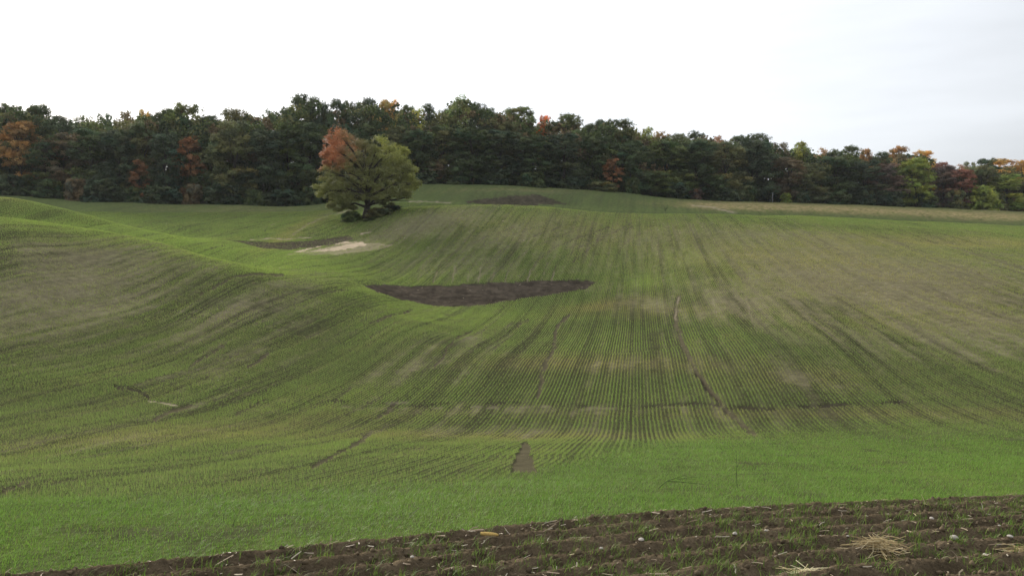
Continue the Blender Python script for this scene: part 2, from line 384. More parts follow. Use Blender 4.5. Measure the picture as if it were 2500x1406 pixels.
def land(x, y):
    """fields of the ground cover at plan points: dict of arrays"""
    x = np.asarray(x, float); y = np.asarray(y, float)
    u, Y, th, r = grid_uY(x, y)
    z = table(u, Y)
    v = proj_v(Y, z)
    n = x.shape
    lnY = np.log(np.maximum(Y, 1))
    a = x * RP[0] + y * RP[1]; b = x * RD[0] + y * RD[1]

    def blobs(L):
        s = np.zeros(n)
        for (cu, cv, ru, rv, tilt, k) in L:
            t = math.radians(tilt); c, q = math.cos(t), math.sin(t)
            du = u - cu; dv = v - cv
            e = ((du * c + dv * q) / ru) ** 2 + ((-du * q + dv * c) / rv) ** 2
            m = (e < 7)
            if not m.any(): continue
            yc = math.log(hit(cu, cv))
            g = np.exp(-e[m] * 0.7) * (1 - sstep(0.25, 0.45, np.abs(lnY[m] - yc)))
            s[m] += k * g
        return s
    wob = (fbm(x * 0.25, y * 0.25, 51, 4) - .5)
    big = fbm(x * 0.06 + 5, y * 0.06, 61, 3) - .5
    streak = fbm(a * 2.2, b * 0.12, 71, 3) - .5
    streak2 = fbm(a * 0.8, b * 0.05, 73, 3) - .5
    fine = fbm(x * 1.7, y * 1.7, 81, 3) - .5
    bare = np.clip(blobs(BARE), 0, 1.1)
    lime = np.clip(blobs(LIME), 0, 1.2)
    dry = np.clip(blobs(DRY), 0, 1.1)
    dark = np.clip(blobs(DARK), 0, 1)
    soil = np.zeros(n); pale = np.zeros(n); blk = np.zeros(n); patch = np.zeros(n); sand = np.zeros(n)
    pid = np.zeros(n, int)
    un = u + 9 * (fbm(x * 0.6, y * 0.6, 91, 2) - .5) * np.clip(60 / Y, .3, 2); vn = v + 6 * (fbm(x * 0.9, y * 0.9, 93, 2) - .5)
    for P, wd, kind, k in LINES:
        us = [p[0] for p in P]; vs = [p[1] for p in P]
        m = (u > min(us) - 20) & (u < max(us) + 20) & (v > min(vs) - 20) & (v < max(vs) + 20)
        if not m.any(): continue
        yl = [math.log(hit(*p)) for p in P]
        m &= (lnY > min(yl) - .12) & (lnY < max(yl) + .12)
        if not m.any(): continue
        d = seg_dist(un[m], vn[m], P)
        g = k * (1 - sstep(wd * .5, wd * 1.5, d)) * np.clip(.75 + 3.0 * (fbm(x[m] * .9, y[m] * .9, 95, 3) - .36), 0, 1)
        if kind == 'brk': g = g * sstep(.42, .58, fbm(x[m] * .55, y[m] * .55, 97, 3))
        t = {'soil': soil, 'pale': pale, 'dark': blk, 'brk': blk}[kind]
        t[m] = np.maximum(t[m], g)
    for P, kind, k, idn in POLYS:
        us = [p[0] for p in P]; vs = [p[1] for p in P]
        m = (u > min(us) - 20) & (u < max(us) + 20) & (v > min(vs) - 20) & (v < max(vs) + 20)
        yc = math.log(hit(sum(us) / len(us), sum(vs) / len(vs)))
        m &= np.abs(lnY - yc) < .3
        if not m.any(): continue
        uu, vv = un[m], vn[m] * .6 + v[m] * .4
        g = in_poly(uu, vv, P) * float(k)
        if kind == 'sand':
            g = g * sstep(.25, .5, fbm(uu * .02 + vv * .06, vv * .35 + uu * .07, 97, 3) + .12)
        t = {'soil': soil, 'patch': patch, 'sand': sand}[kind]
        t[m] = np.maximum(t[m], g)
        if idn:
            q = np.zeros(n, bool); q[m] = g > 0
            pid[q] = ord(idn)
    s = edge_dist(x, y) + 0.30 * (fbm(x * 1.8, y * 1.8, 99, 4) - .5)
    till = (s > 0).astype(float) * (Y < 60)
    # the crossways sown headland: from the strip's border to where the rows end
    rowend = np.interp(u, [-800, 0, 500, 900, 1150, 1300, 1500, 1800, 2100, 2500, 3300], [1230, 1228, 1212, 1190, 1172, 1150, 1100, 1066, 1056, 1050, 1050])
    head = sstep(-40, 34, v - rowend + 40 * wob) * (Y < 60)
    bare = np.clip(bare + 1.05 * streak * (1 - head) + .25 * wob + .25 * big + .30 * fine + .08, 0, 1.15)
    bare = bare * (1 - .85 * head)
    lowspot = np.clip((fbm(x * .8, y * .8, 103, 3) - .66) * 6, 0, 1) * head
    cover = np.clip(1 - .55 * bare, 0.05, 1)
    cover = cover * (1 - soil) * (1 - blk) * (1 - patch) * (1 - sand) * (1 - .8 * pale) * (1 - .6 * lowspot)
    return dict(u=u, v=v, Y=Y, z=z, bare=bare, lime=np.clip(lime + .35 * wob, 0, 1.2), dry=np.clip(dry + .3 * streak2 + .2 * fine, 0, 1.1), dark=dark, soil=soil, pale=pale, blk=blk,
                patch=patch, sand=sand, till=till, head=head, cover=cover, pid=pid, streak=streak, wob=wob, fine=fine, s=s)


C = lambda *t: np.array(t)
SOIL = C(.112, .098, .060); SOILG = C(.150, .132, .086); SOILD = C(.044, .036, .027); TILL = C(.100, .076, .048)
GREEN = C(.100, .145, .035); LIMEC = C(.160, .215, .055); OLIVE = C(.165, .160, .055); DRYC = C(.26, .205, .105); SANDC = C(.46, .37, .26)


def mixc(a, b, t):
    t = np.clip(t, 0, 1)[..., None]
    return a * (1 - t) + b * t


def row_vigour(a, b):
    """how well each drilled row stands: differs from row to row, slowly along a row"""
    k = np.round(a / .19)
    v1 = vnoise(k * 1.0, b * .05, 201); v2 = vnoise(k * .37, b * .03, 203); v3 = vnoise(k * .13, b * .07, 205)
    return np.clip(1.0 + 1.0 * (v1 - .5) + .9 * (v2 - .5) + .3 * (v3 - .5), .12, 1.6)


def ground_colour(d):
    n = d['u'].shape
    soil = mixc(np.broadcast_to(SOIL, n + (3,)), SOILG, .5 + 1.2 * d['fine'] + .5 * d['wob'])
    soil = mixc(np.broadcast_to(C(.050, .048, .028), n + (3,)), soil, sstep(.15, .85, d['bare']))  # darker valley soil; the shade between rows is put into it too
    green = mixc(mixc(np.broadcast_to(GREEN, n + (3,)), LIMEC, d['lime'] * .7), OLIVE, d['dry'] * .7)
    # share of ground hidden by seedlings too small to model at that distance
    far = sstep(120, 190, d['Y'])
    mid = sstep(70, 110, d['Y'])
    g = d['cover'] * (.13 + .34 * mid + .36 * far + .35 * d['head']) + (.05 + .25 * mid) * d['lime']
    xx = (d['u'] - CU) / F * d['Y']
    vg = row_vigour(xx * RP[0] + d['Y'] * RP[1], xx * RD[0] + d['Y'] * RD[1])
    g = g * np.clip(1 + 1.2 * d['streak'], .2, 1.5) * np.where(d['head'] > .5, 1, .35 + .65 * vg)
    soil = soil * (.80 + .30 * vg)[..., None]  # per-row tone stripes put the shading of drill furrows into the soil
    c = mixc(soil, green, g)
    c = mixc(c, DRYC * 1.15, d['dry'] * (.15 + .8 * far) * np.clip(.6 + 2 * d['fine'], 0, 1))
    c = mixc(c, C(.080, .092, .046), .62 * far * (1 - d['dry']))  # far field dulled: shade and haze beyond the crest put into its colour
    c = mixc(c, C(.045, .060, .022), d['dark'] * .5)
    c = mixc(c, SOIL * .8, d['soil'] * .9)
    c = mixc(c, SOILD * 1.1, d['blk'] * .9)
    c = mixc(c, C(.36, .30, .21), d['pale'] * .8)
    c = mixc(c, SANDC, d['sand'] * .95)
    pc = mixc(np.broadcast_to(SOILD, n + (3,)), SOILD * 2.0, .5 + 1.6 * d['fine'] + d['wob'])
    c = mixc(c, pc, d['patch'])
    tc_ = mixc(np.broadcast_to(TILL, n + (3,)), TILL * 1.7, .4 + 1.6 * d['fine'])
    c = mixc(c, tc_, d['till'])
    return c

# ------------------------------------------------------------------ materials
def new_mat(name):
    m = bpy.data.materials.new(name)
    m.use_nodes = True
    t = m.node_tree
    b = t.nodes['Principled BSDF']
    b.inputs['Roughness'].default_value = 0.85
    b.inputs['Specular IOR Level'].default_value = 0.2
    return m, t, b


def ground_mat(name, rough_scale=1.0, bump=0.5, contrast=0.5):
    m, t, b = new_mat(name)
    at = t.nodes.new('ShaderNodeAttribute'); at.attribute_name = 'tint'
    co = t.nodes.new('ShaderNodeTexCoord')
    n1 = t.nodes.new('ShaderNodeTexNoise'); n1.inputs['Scale'].default_value = 9.0 * rough_scale; n1.inputs['Detail'].default_value = 6; n1.inputs['Roughness'].default_value = .7
    n2 = t.nodes.new('ShaderNodeTexNoise'); n2.inputs['Scale'].default_value = 1.6 * rough_scale; n2.inputs['Detail'].default_value = 5; n2.inputs['Roughness'].default_value = .65
    t.links.new(co.outputs['Object'], n1.inputs['Vector']); t.links.new(co.outputs['Object'], n2.inputs['Vector'])
    ad = t.nodes.new('ShaderNodeMath'); ad.operation = 'ADD'
    t.links.new(n1.outputs['Fac'], ad.inputs[0]); t.links.new(n2.outputs['Fac'], ad.inputs[1])
    mr = t.nodes.new('ShaderNodeMapRange'); mr.inputs['From Min'].default_value = .65; mr.inputs['From Max'].default_value = 1.35
    mr.inputs['To Min'].default_value = 1 - contrast; mr.inputs['To Max'].default_value = 1 + contrast
    t.links.new(ad.outputs[0], mr.inputs['Value'])
    sc = t.nodes.new('ShaderNodeVectorMath'); sc.operation = 'SCALE'
    t.links.new(at.outputs['Color'], sc.inputs[0]); t.links.new(mr.outputs[0], sc.inputs['Scale'])
    t.links.new(sc.outputs[0], b.inputs['Base Color'])
    bp = t.nodes.new('ShaderNodeBump'); bp.inputs['Strength'].default_value = bump; bp.inputs['Distance'].default_value = 0.12
    t.links.new(ad.outputs[0], bp.inputs['Height']); t.links.new(bp.outputs[0], b.inputs['Normal'])
    b.inputs['Roughness'].default_value = 1.0
    b.inputs['Specular IOR Level'].default_value = 0.0
    return m


def leaf_mat(name, trans=0.35, use_obj=True, rough=0.6, spec=0.25):
    m, t, b = new_mat(name)
    at = t.nodes.new('ShaderNodeAttribute'); at.attribute_name = 'tint'
    col = at.outputs['Color']
    if use_obj:
        oi = t.nodes.new('ShaderNodeObjectInfo')
        mu = t.nodes.new('ShaderNodeVectorMath'); mu.operation = 'MULTIPLY'
        t.links.new(at.outputs['Color'], mu.inputs[0]); t.links.new(oi.outputs['Color'], mu.inputs[1])
        col = mu.outputs[0]
    t.links.new(col, b.inputs['Base Color'])
    b.inputs['Roughness'].default_value = rough
    b.inputs['Specular IOR Level'].default_value = spec
    tr = t.nodes.new('ShaderNodeBsdfTranslucent')
    t.links.new(col, tr.inputs['Color'])
    mi = t.nodes.new('ShaderNodeMixShader'); mi.inputs[0].default_value = trans
    o = t.nodes['Material Output']
    t.links.new(b.outputs[0], mi.inputs[1]); t.links.new(tr.outputs[0], mi.inputs[2]); t.links.new(mi.outputs[0], o.inputs['Surface'])
    return m


def plain_mat(name, col, var=0.3, scale=12.0, rough=0.9, spec=0.15):
    m, t, b = new_mat(name)
    co = t.nodes.new('ShaderNodeTexCoord')
    n1 = t.nodes.new('ShaderNodeTexNoise'); n1.inputs['Scale'].default_value = scale; n1.inputs['Detail'].default_value = 5
    t.links.new(co.outputs['Object'], n1.inputs['Vector'])
    mr = t.nodes.new('ShaderNodeMapRange'); mr.inputs['From Min'].default_value = .3; mr.inputs['From Max'].default_value = .7
    mr.inputs['To Min'].default_value = 1 - var; mr.inputs['To Max'].default_value = 1 + var
    t.links.new(n1.outputs['Fac'], mr.inputs['Value'])
    sc = t.nodes.new('ShaderNodeVectorMath'); sc.operation = 'SCALE'; sc.inputs[0].default_value = col
    t.links.new(mr.outputs[0], sc.inputs['Scale']); t.links.new(sc.outputs[0], b.inputs['Base Color'])
    b.inputs['Roughness'].default_value = rough; b.inputs['Specular IOR Level'].default_value = spec
    return m


M_GROUND = ground_mat('field_ground', 1.0, .5, .45)
M_TILL = ground_mat('tilled_soil', 3.0, .8, .55)
M_PATCH = ground_mat('bare_soil', .7, 1.0, .5)
M_BLADE = leaf_mat('crop_blade', .38, False, .5, .06)
M_LEAF = leaf_mat('tree_leaf', .25, True, .6, .15)
M_BARK = plain_mat('bark', (.060, .050, .042), .35, 6.0)
M_STRAW = leaf_mat('straw', .15, False, .6, .2)
M_CLOD = leaf_mat('clod', 0.0, False, .95, .05)

# ------------------------------------------------------------------ the ground: one sheet out to the horizon
th_f = np.radians(np.arange(-35.2, 35.21, 0.066))
th_b = np.radians(np.concatenate([np.arange(38, 325, 3.5)]))
TH = np.concatenate([th_f, th_b])
RR = np.concatenate([[0.4, 1, 2, 3, 4, 5, 5.8, 6.4, 6.8], np.arange(7.0, 16.5, 0.018), 16.5 * np.exp(np.arange(0.002, math.log(330 / 16.5), 0.0068)),
                     345 * np.exp(np.arange(0, 2.5, 0.12)), [5000]])
nT, nR = len(TH), len(RR)
GX = np.sin(TH)[:, None] * RR[None]; GY = np.cos(TH)[:, None] * RR[None]
GZ = height(GX.ravel(), GY.ravel())
D = land(GX.ravel(), GY.ravel())
gc = ground_colour(D)
# soil patches are broken ground: little ridges along the cultivator's passes
rough = D['patch'] * (0.16 * (fbm(GX.ravel() * 1.3, GY.ravel() * 2.2, 111, 3) - .5) * 2 - .06)
GZ = GZ + rough - .05 * D['soil'] - .10 * D['blk']
V = np.stack([GX.ravel(), GY.ravel(), GZ], 1)
I = np.arange(nT * nR).reshape(nT, nR)
In = np.roll(I, -1, 0)
quads = np.stack([I[:, :-1], I[:, 1:], In[:, 1:], In[:, :-1]], -1).reshape(-1, 4)
ftill = (D['till'][quads].mean(1) > .5)
fpid = np.where((D['pid'][quads] > 0).mean(1) >= .5, D['pid'][quads].max(1), 0)
fpid[ftill] = 0


def sub_sheet(name, sel, mat):
    q = quads[sel]
    idx, inv = np.unique(q.ravel(), return_inverse=True)
    return mesh_obj(name, V[idx], inv.astype(np.int32), np.full(len(q), 4), mat, gc[idx], smooth=True)


g0 = sub_sheet('ground', (~ftill) & (fpid == 0), M_GROUND)
tag(g0, 'rolling green field sown in rows, falling to a valley and rising to the wood', 'field', kind='structure')
g1 = sub_sheet('tilled_soil', ftill, M_TILL)
tag(g1, 'strip of dark tilled earth along the bottom of the view', 'ground', kind='structure')
for k, lab in (('a', 'dark bare soil crescent in the middle of the valley'), ('b', 'brownish bare soil strip below the lone tree'), ('c', 'low heap of dumped earth on the far field before the wood')):
    sel = fpid == ord(k)
    if sel.any():
        tag(sub_sheet('bare_soil', sel, M_PATCH), lab, 'ground', kind='structure')

# ------------------------------------------------------------------ blades
def blades(px, py, pz, h, wd, az, lean, col, curve=True):
    """grass blades: five-point bent blades near, three-point ones far; returns verts, faces, sizes, colours"""
    n = len(px)
    dx, dy = np.cos(az), np.sin(az)             # lean direction
    sx, sy = -dy, dx                            # blade width direction
    if curve:
        v = np.zeros((n, 5, 3))
        for k, (t, ww) in enumerate(((0, 1), (0, -1), (.55, .8), (.55, -.8), (1, 0))):
            off = lean * h * t ** 1.8
            v[:, k, 0] = px + dx * off + sx * ww * wd / 2
            v[:, k, 1] = py + dy * off + sy * ww * wd / 2
            v[:, k, 2] = pz - .01 + h * t * (1 - .35 * lean * t)
        b = (np.arange(n) * 5)[:, None]
        f = np.concatenate([b + np.array([[0, 1, 3, 2]]), b + np.array([[2, 3, 4]])], 1).ravel()
        s = np.tile([4, 3], n)
        cc_ = np.repeat(col[:, None], 5, 1)
    else:
        v = np.zeros((n, 3, 3))
        for k, (t, ww) in enumerate(((0, 1), (0, -1), (1, 0))):
            off = lean * h * t
            v[:, k, 0] = px + dx * off + sx * ww * wd / 2
            v[:, k, 1] = py + dy * off + sy * ww * wd / 2
            v[:, k, 2] = pz - .01 + h * t * (1 - .25 * lean * t)
        f = np.arange(n * 3)
        s = np.full(n, 3)
        cc_ = np.repeat(col[:, None], 3, 1)
    return v.reshape(-1, 3), f, s, cc_.reshape(-1, 3)


def blade_colour(d, n):
    g = mixc(mixc(np.broadcast_to(C(.218, .300, .080), (n, 3)), C(.262, .360, .080), d['lime'] * .8), C(.42, .38, .12), np.clip(d['dry'] * .8 + .35 * d['bare'], 0, .9))
    g = g * (0.65 + .7 * rng.random(n))[:, None]
    tan = rng.random(n) < (.05 + .22 * d['dry'])
    g[tan] = C(.34, .28, .14) * (.7 + .5 * rng.random(tan.sum()))[:, None]
    return g


def in_view(x, y, m=0.16):
    t = x / np.maximum(y, .1)
    return np.abs(t) < 1250 / F + m


parts = []
# rows of seedlings
for (y0, y1, sp, nb, wd, hh) in ((13, 24, .035, 3, .008, .085), (24, 40, .050, 4, .010, .10), (40, 60, .07, 5, .015, .10), (60, 88, .11, 4, .024, .11), (88, 125, .18, 4, .036, .12), (125, 176, .26, 3, .055, .12)):
    X1 = y1 * .78
    aa = np.arange(-X1 - y1 * .2, X1 + 6, 0.19)
    bb = np.arange(y0 - X1 * .2 - 2, y1 * 1.12 + 8, sp)
    A, B = np.meshgrid(aa, bb, indexing='ij')
    A = A + .013 * rng.standard_normal(A.shape); B = B + sp * .4 * rng.standard_normal(B.shape)
    A = A + .05 * (vnoise(B * .15, A * .02, 131) - .5)
    x = (A * RP[0] + B * RD[0]).ravel(); y = (A * RP[1] + B * RD[1]).ravel()
    k = (y >= y0) & (y < y1) & in_view(x, y)
    x, y = x[k], y[k]
    d = land(x, y)
    keep = (rng.random(len(x)) < d['cover'] * 1.05) & (d['head'] < .5 + .22 * rng.standard_normal(len(x))) & (d['till'] < .5)
    x, y = x[keep], y[keep]
    d = {q: w_[keep] for q, w_ in d.items()}
    vg = row_vigour(x * RP[0] + y * RP[1], x * RD[0] + y * RD[1]); kk = rng.random(len(x)) < .25 + .75 * vg
    x, y, vg = x[kk], y[kk], vg[kk]; d = {q: w_[kk] for q, w_ in d.items()}; d['vg'] = vg
    n = len(x)
    x = np.repeat(x, nb); y = np.repeat(y, nb)
    d = {q: np.repeat(w_, nb) for q, w_ in d.items()}
    n = len(x)
    x = x + .014 * rng.standard_normal(n) * (1 + wd * 10); y = y + sp * .35 * rng.standard_normal(n)
    z = height(x, y)
    h = hh * (.6 + .6 * rng.random(n)) * (.5 + .5 * d['cover']) * (.45 + .6 * d['vg'])
    parts.append(blades(x, y, z, h, wd * (.7 + .6 * rng.random(n)), rng.random(n) * 6.283, .05 + .55 * rng.random(n), blade_colour(d, n), False))
vv = np.concatenate([p[0] for p in parts]); cc2 = np.concatenate([p[3] for p in parts])
ff = []; o_ = 0
for p in parts:
    ff.append(p[1] + o_); o_ += len(p[0])
crop = mesh_obj('crop_seedlings', vv, np.concatenate(ff), np.concatenate([p[2] for p in parts]), M_BLADE, cc2)
tag(crop, 'young green cereal seedlings standing in drilled rows over the field', 'crop', kind='stuff')

# dense carpet on the headland
parts = []
for (y0, y1, dens, wd, hh) in ((5, 14, 1100, .0055, .085), (14, 20, 620, .008, .085), (20, 30, 330, .012, .09), (30, 46, 150, .019, .09)):
    X1 = y1 * .78
    n = int(2 * X1 * (y1 - y0) * dens)
    x = rng.uniform(-X1, X1, n); y = rng.uniform(y0, y1, n)
    k = in_view(x, y); x, y = x[k], y[k]
    # sown along the border, so gather the plants onto rows parallel to it
    s = edge_dist(x, y)
    k = (s < .02); x, y, s = x[k], y[k], s[k]
    ph = ((s / .19) % 1) - .5
    y = y + ph * .19 * .55
    d = land(x, y)
    keep = (rng.random(len(x)) < d['cover']) & (d['head'] > .5 + .3 * rng.standard_normal(len(x))) & (d['till'] < .5)
    x, y = x[keep], y[keep]; d = {q: w_[keep] for q, w_ in d.items()}
    n = len(x)
    z = height(x, y)
    h = hh * (.5 + .8 * rng.random(n)) * (.8 + .5 * np.clip(d['wob'] + .3, 0, 1))
    parts.append(blades(x, y, z, h, wd * (.7 + .6 * rng.random(n)), rng.normal(.4, 1.3, n), .3 + .9 * rng.random(n), blade_colour(d, n) * C(.76, .96, .58), y0 < 14))
vv = np.concatenate([p[0] for p in parts]); cc2 = np.concatenate([p[3] for p in parts])
ff = []; o_ = 0
for p in parts:
    ff.append(p[1] + o_); o_ += len(p[0])
tag(mesh_obj('headland_grass', vv, np.concatenate(ff), np.concatenate([p[2] for p in parts]), M_BLADE, cc2),
    'dense fresh green cereal carpet between the tilled strip and the rows', 'grass', kind='stuff')

# tufts of volunteer grass in the tilled strip
n0 = 10500
x = rng.uniform(-11, 13, n0); y = rng.uniform(5, 15.5, n0)
s = edge_dist(x, y)
wgt = np.exp(-((((s + .05) / .62) % 1 - .5) / .22) ** 2) * sstep(.35, .6, fbm(x * .7, y * 1.2, 141, 3) + .06)
k = (s > .05) & in_view(x, y) & (rng.random(n0) < wgt + .08)
x, y = x[k], y[k]
nb = rng.integers(4, 26, len(x))
x = np.repeat(x, nb); y = np.repeat(y, nb); n = len(x)
x = x + .055 * rng.standard_normal(n); y = y + .05 * rng.standard_normal(n)
z = height(x, y)
col = mixc(np.broadcast_to(C(.10, .19, .030), (n, 3)), C(.21, .27, .06), rng.random(n)) * (.7 + .5 * rng.random(n))[:, None]
bl = blades(x, y, z, .05 + .09 * rng.random(n), .0045 + .004 * rng.random(n), rng.normal(.6, 1.2, n), .3 + .9 * rng.random(n), col, True)
tag(mesh_obj('grass_tufts', bl[0], bl[1], bl[2], M_BLADE, bl[3]), 'loose green grass tufts growing in the tilled strip', 'grass', kind='stuff')

# straw, stalk and leaf litter lying on the tilled soil
def litter(n, x0, x1, y0, y1, smin, cols, lmin, lmax, wmin, wmax, prob=None):
    x = rng.uniform(x0, x1, n); y = rng.uniform(y0, y1, n)
    s = edge_dist(x, y)
    k = (s > smin) & in_view(x, y)
    if prob is not None: k &= rng.random(n) < prob(x, y, s)
    x, y = x[k], y[k]; n = len(x)
    z = height(x, y)
    az = rng.uniform(0, 6.283, n); ln = rng.uniform(lmin, lmax, n) * rng.random(n) ** .6; wd = rng.uniform(wmin, wmax, n)
    tilt = np.abs(rng.normal(0, .22, n))
    dx, dy = np.cos(az), np.sin(az)
    bend = rng.normal(0, .12, n) * ln
    v = np.zeros((n, 6, 3))
    for j, (t, sgn) in enumerate(((0, 1), (0, -1), (.5, 1), (.5, -1), (1, 1), (1, -1))):
        bb_ = bend * (1 - (2 * t - 1) ** 2)
        v[:, j, 0] = x + dx * ln * t - dy * (bb_ + sgn * wd / 2)
        v[:, j, 1] = y + dy * ln * t + dx * (bb_ + sgn * wd / 2)
        v[:, j, 2] = z + .008 + tilt * ln * t + sgn * wd * .25
    b = (np.arange(n) * 6)[:, None]
    f = np.concatenate([b + np.array([[0, 1, 3, 2]]), b + np.array([[2, 3, 5, 4]])], 1).ravel()
    c0 = np.array(cols)[rng.integers(0, len(cols), n)] * (.6 + .6 * rng.random(n))[:, None]
    return v.reshape(-1, 3), f, np.full(2 * n, 4), np.repeat(c0[:, None], 6, 1).reshape(-1, 3)


STR = [(.42, .34, .22), (.30, .22, .14), (.50, .43, .32), (.22, .15, .09), (.36, .30, .16)]
bl = litter(26000, -12, 14, 5, 16, -.12, STR, .03, .22, .004, .012, lambda x, y, s: .35 + .65 * (s < .45))
tag(mesh_obj('straw_litter', bl[0], bl[1], bl[2], M_STRAW, bl[3]), 'pale straw and stalk bits strewn over the tilled strip', 'straw', kind='stuff')

# straw and old stalks left on the thin parts of the field
def residue():
    P_ = []
    for (y0, y1, dens, ln, wd) in ((14, 40, 3.2, .14, .010), (40, 70, 1.8, .20, .018), (70, 110, 1.1, .30, .032), (110, 170, .55, .42, .05)):
        n = int(1.3 * (y1 ** 2 - y0 ** 2) / 2 * dens)
        y = np.sqrt(rng.uniform(y0 ** 2, y1 ** 2, n)); x = rng.uniform(-.76, .76, n) * y
        d = land(x, y)
        cl = fbm(x * .7, y * .7, 221, 3)
        k = (d['till'] < .5) & (rng.random(n) < np.clip(.05 + .75 * d['bare'] + .5 * d['dry'] + .5 * d['patch'] + .6 * d['blk'] + .5 * d['soil'] - .1, 0, 1) * sstep(.35, .62, cl) * (1 - .8 * d['head']))
        x, y = x[k], y[k]; n = len(x); z = height(x, y)
        az = rng.normal(math.pi / 2 - D8, 1.1, n); L_ = ln * rng.uniform(.3, 1, n); W_ = wd * rng.uniform(.5, 1.1, n)
        dx, dy = np.cos(az), np.sin(az)
        v = np.zeros((n, 4, 3))
        for j, (t, sg) in enumerate(((0, 1), (0, -1), (1, -1), (1, 1))):
            v[:, j, 0] = x + dx * L_ * (t - .5) - dy * sg * W_ / 2
            v[:, j, 1] = y + dy * L_ * (t - .5) + dx * sg * W_ / 2
            v[:, j, 2] = height(v[:, j, 0], v[:, j, 1]) + .02 + (sg > 0) * W_ * .8 + t * .02
        c0 = np.array(STR)[rng.integers(0, len(STR), n)] * (.5 + .6 * rng.random(n))[:, None]
        P_.append((v.reshape(-1, 3), np.repeat(c0[:, None], 4, 1).reshape(-1, 3)))
    v = np.concatenate([p[0] for p in P_]); c0 = np.concatenate([p[1] for p in P_])
    o = mesh_obj('crop_residue', v, np.arange(len(v)), np.full(len(v) // 4, 4), M_STRAW, c0)
    tag(o, 'scattered pale straw and stalks between the thin rows of the field', 'straw', kind='stuff')


residue()

# clods
def clods(n):
    x = rng.uniform(-11, 13, n); y = rng.uniform(5, 15.5, n)
    s = edge_dist(x, y); k = (s > .02) & in_view(x, y); x, y = x[k], y[k]; n = len(x)
    z = height(x, y)
    base = np.array([(0, 0, 1), (.9, 0, .35), (.28, .85, .35), (-.73, .53, .35), (-.73, -.53, .35), (.28, -.85, .35), (.73, .53, -.4), (-.28, .85, -.4), (-.9, 0, -.4), (-.28, -.85, -.4), (.73, -.53, -.4), (0, 0, -.9)])
    fc = np.array([(0, 1, 2), (0, 2, 3), (0, 3, 4), (0, 4, 5), (0, 5, 1), (1, 6, 2), (2, 7, 3), (3, 8, 4), (4, 9, 5), (5, 10, 1), (2, 6, 7), (3, 7, 8), (4, 8, 9), (5, 9, 10), (1, 10, 6), (11, 7, 6), (11, 8, 7), (11, 9, 8), (11, 10, 9), (11, 6, 10)])
    r = .006 + .026 * rng.random(n) ** 3.5
    v = base[None] * r[:, None, None] * (.65 + .7 * rng.random((n, 12, 1))) * (.7 + .6 * rng.random((n, 1, 3)))
    v[:, :, 0] += x[:, None]; v[:, :, 1] += y[:, None]; v[:, :, 2] += (z + r * .2)[:, None]
    f = (fc[None] + (np.arange(n) * 12)[:, None, None]).ravel()
    c0 = TILL * (.7 + 1.0 * rng.random(n))[:, None]
    return v.reshape(-1, 3), f, np.full(n * 20, 3), np.repeat(c0[:, None], 12, 1).reshape(-1, 3)


bl = clods(26000)
tag(mesh_obj('soil_clods', bl[0], bl[1], bl[2], M_CLOD, bl[3], smooth=True), 'crumbly dark earth clods on the tilled strip', 'soil', kind='stuff')

# ------------------------------------------------------------------ tubes
def tube(pts, rad, sides=6):
    """a tapered tube through pts with radii rad: verts, faces, sizes"""
    pts = np.asarray(pts, float); n = len(pts)
    vs, fs = [], []
    for i in range(n):
        t = pts[min(i + 1, n - 1)] - pts[max(i - 1, 0)]
        t = t / (np.linalg.norm(t) + 1e-9)
        a = np.cross(t, (0, 0, 1) if abs(t[2]) < .9 else (1, 0, 0)); a /= np.linalg.norm(a)
        b = np.cross(t, a)
        for k in range(sides):
            an = 2 * math.pi * k / sides
            vs.append(pts[i] + rad[i] * (math.cos(an) * a + math.sin(an) * b))
    for i in range(n - 1):
        for k in range(sides):
            k2 = (k + 1) % sides
            fs.append((i * sides + k, i * sides + k2, (i + 1) * sides + k2, (i + 1) * sides + k))
    return np.array(vs), np.array(fs)


def tubes_obj(name, tl, mat, parent=None):
    vs, fs, o = [], [], 0
    for v, f in tl:
        vs.append(v); fs.append(f + o); o += len(v)
    f = np.concatenate(fs)
    return mesh_obj(name, np.concatenate(vs), f.ravel(), np.full(len(f), 4), mat, smooth=True, parent=parent)

# ------------------------------------------------------------------ trees
def leaf_cloud(centres, per, sig, size, r, out=None, flat=.8):
    """leaf-sized faces gathered in sprays"""
    c = np.repeat(centres, per, 0)
    n = len(c)
    g = r.standard_normal((n, 3)) * sig; g[:, 2] *= flat
    c = c + g
    a = r.standard_normal((n, 3)); a /= np.linalg.norm(a, axis=1)[:, None]
    q = r.standard_normal((n, 3))
    if out is not None:
        o = np.repeat(out, per, 0); o = o / (np.linalg.norm(o, axis=1)[:, None] + 1e-6) * 1.9 + .75 * q
        a = np.cross(o, a); a /= np.linalg.norm(a, axis=1)[:, None]; q = o
    b = np.cross(a, q); b /= np.linalg.norm(b, axis=1)[:, None]
    s = size * (.6 + .8 * r.random(n))[:, None]
    v = np.stack([c - a * s * .5, c + b * s * .34 - a * s * .05, c + a * s * .5, c - b * s * .34 - a * s * .05], 1).reshape(-1, 3)
    f = np.arange(4 * n)
    return v, f, np.full(n, 4), c


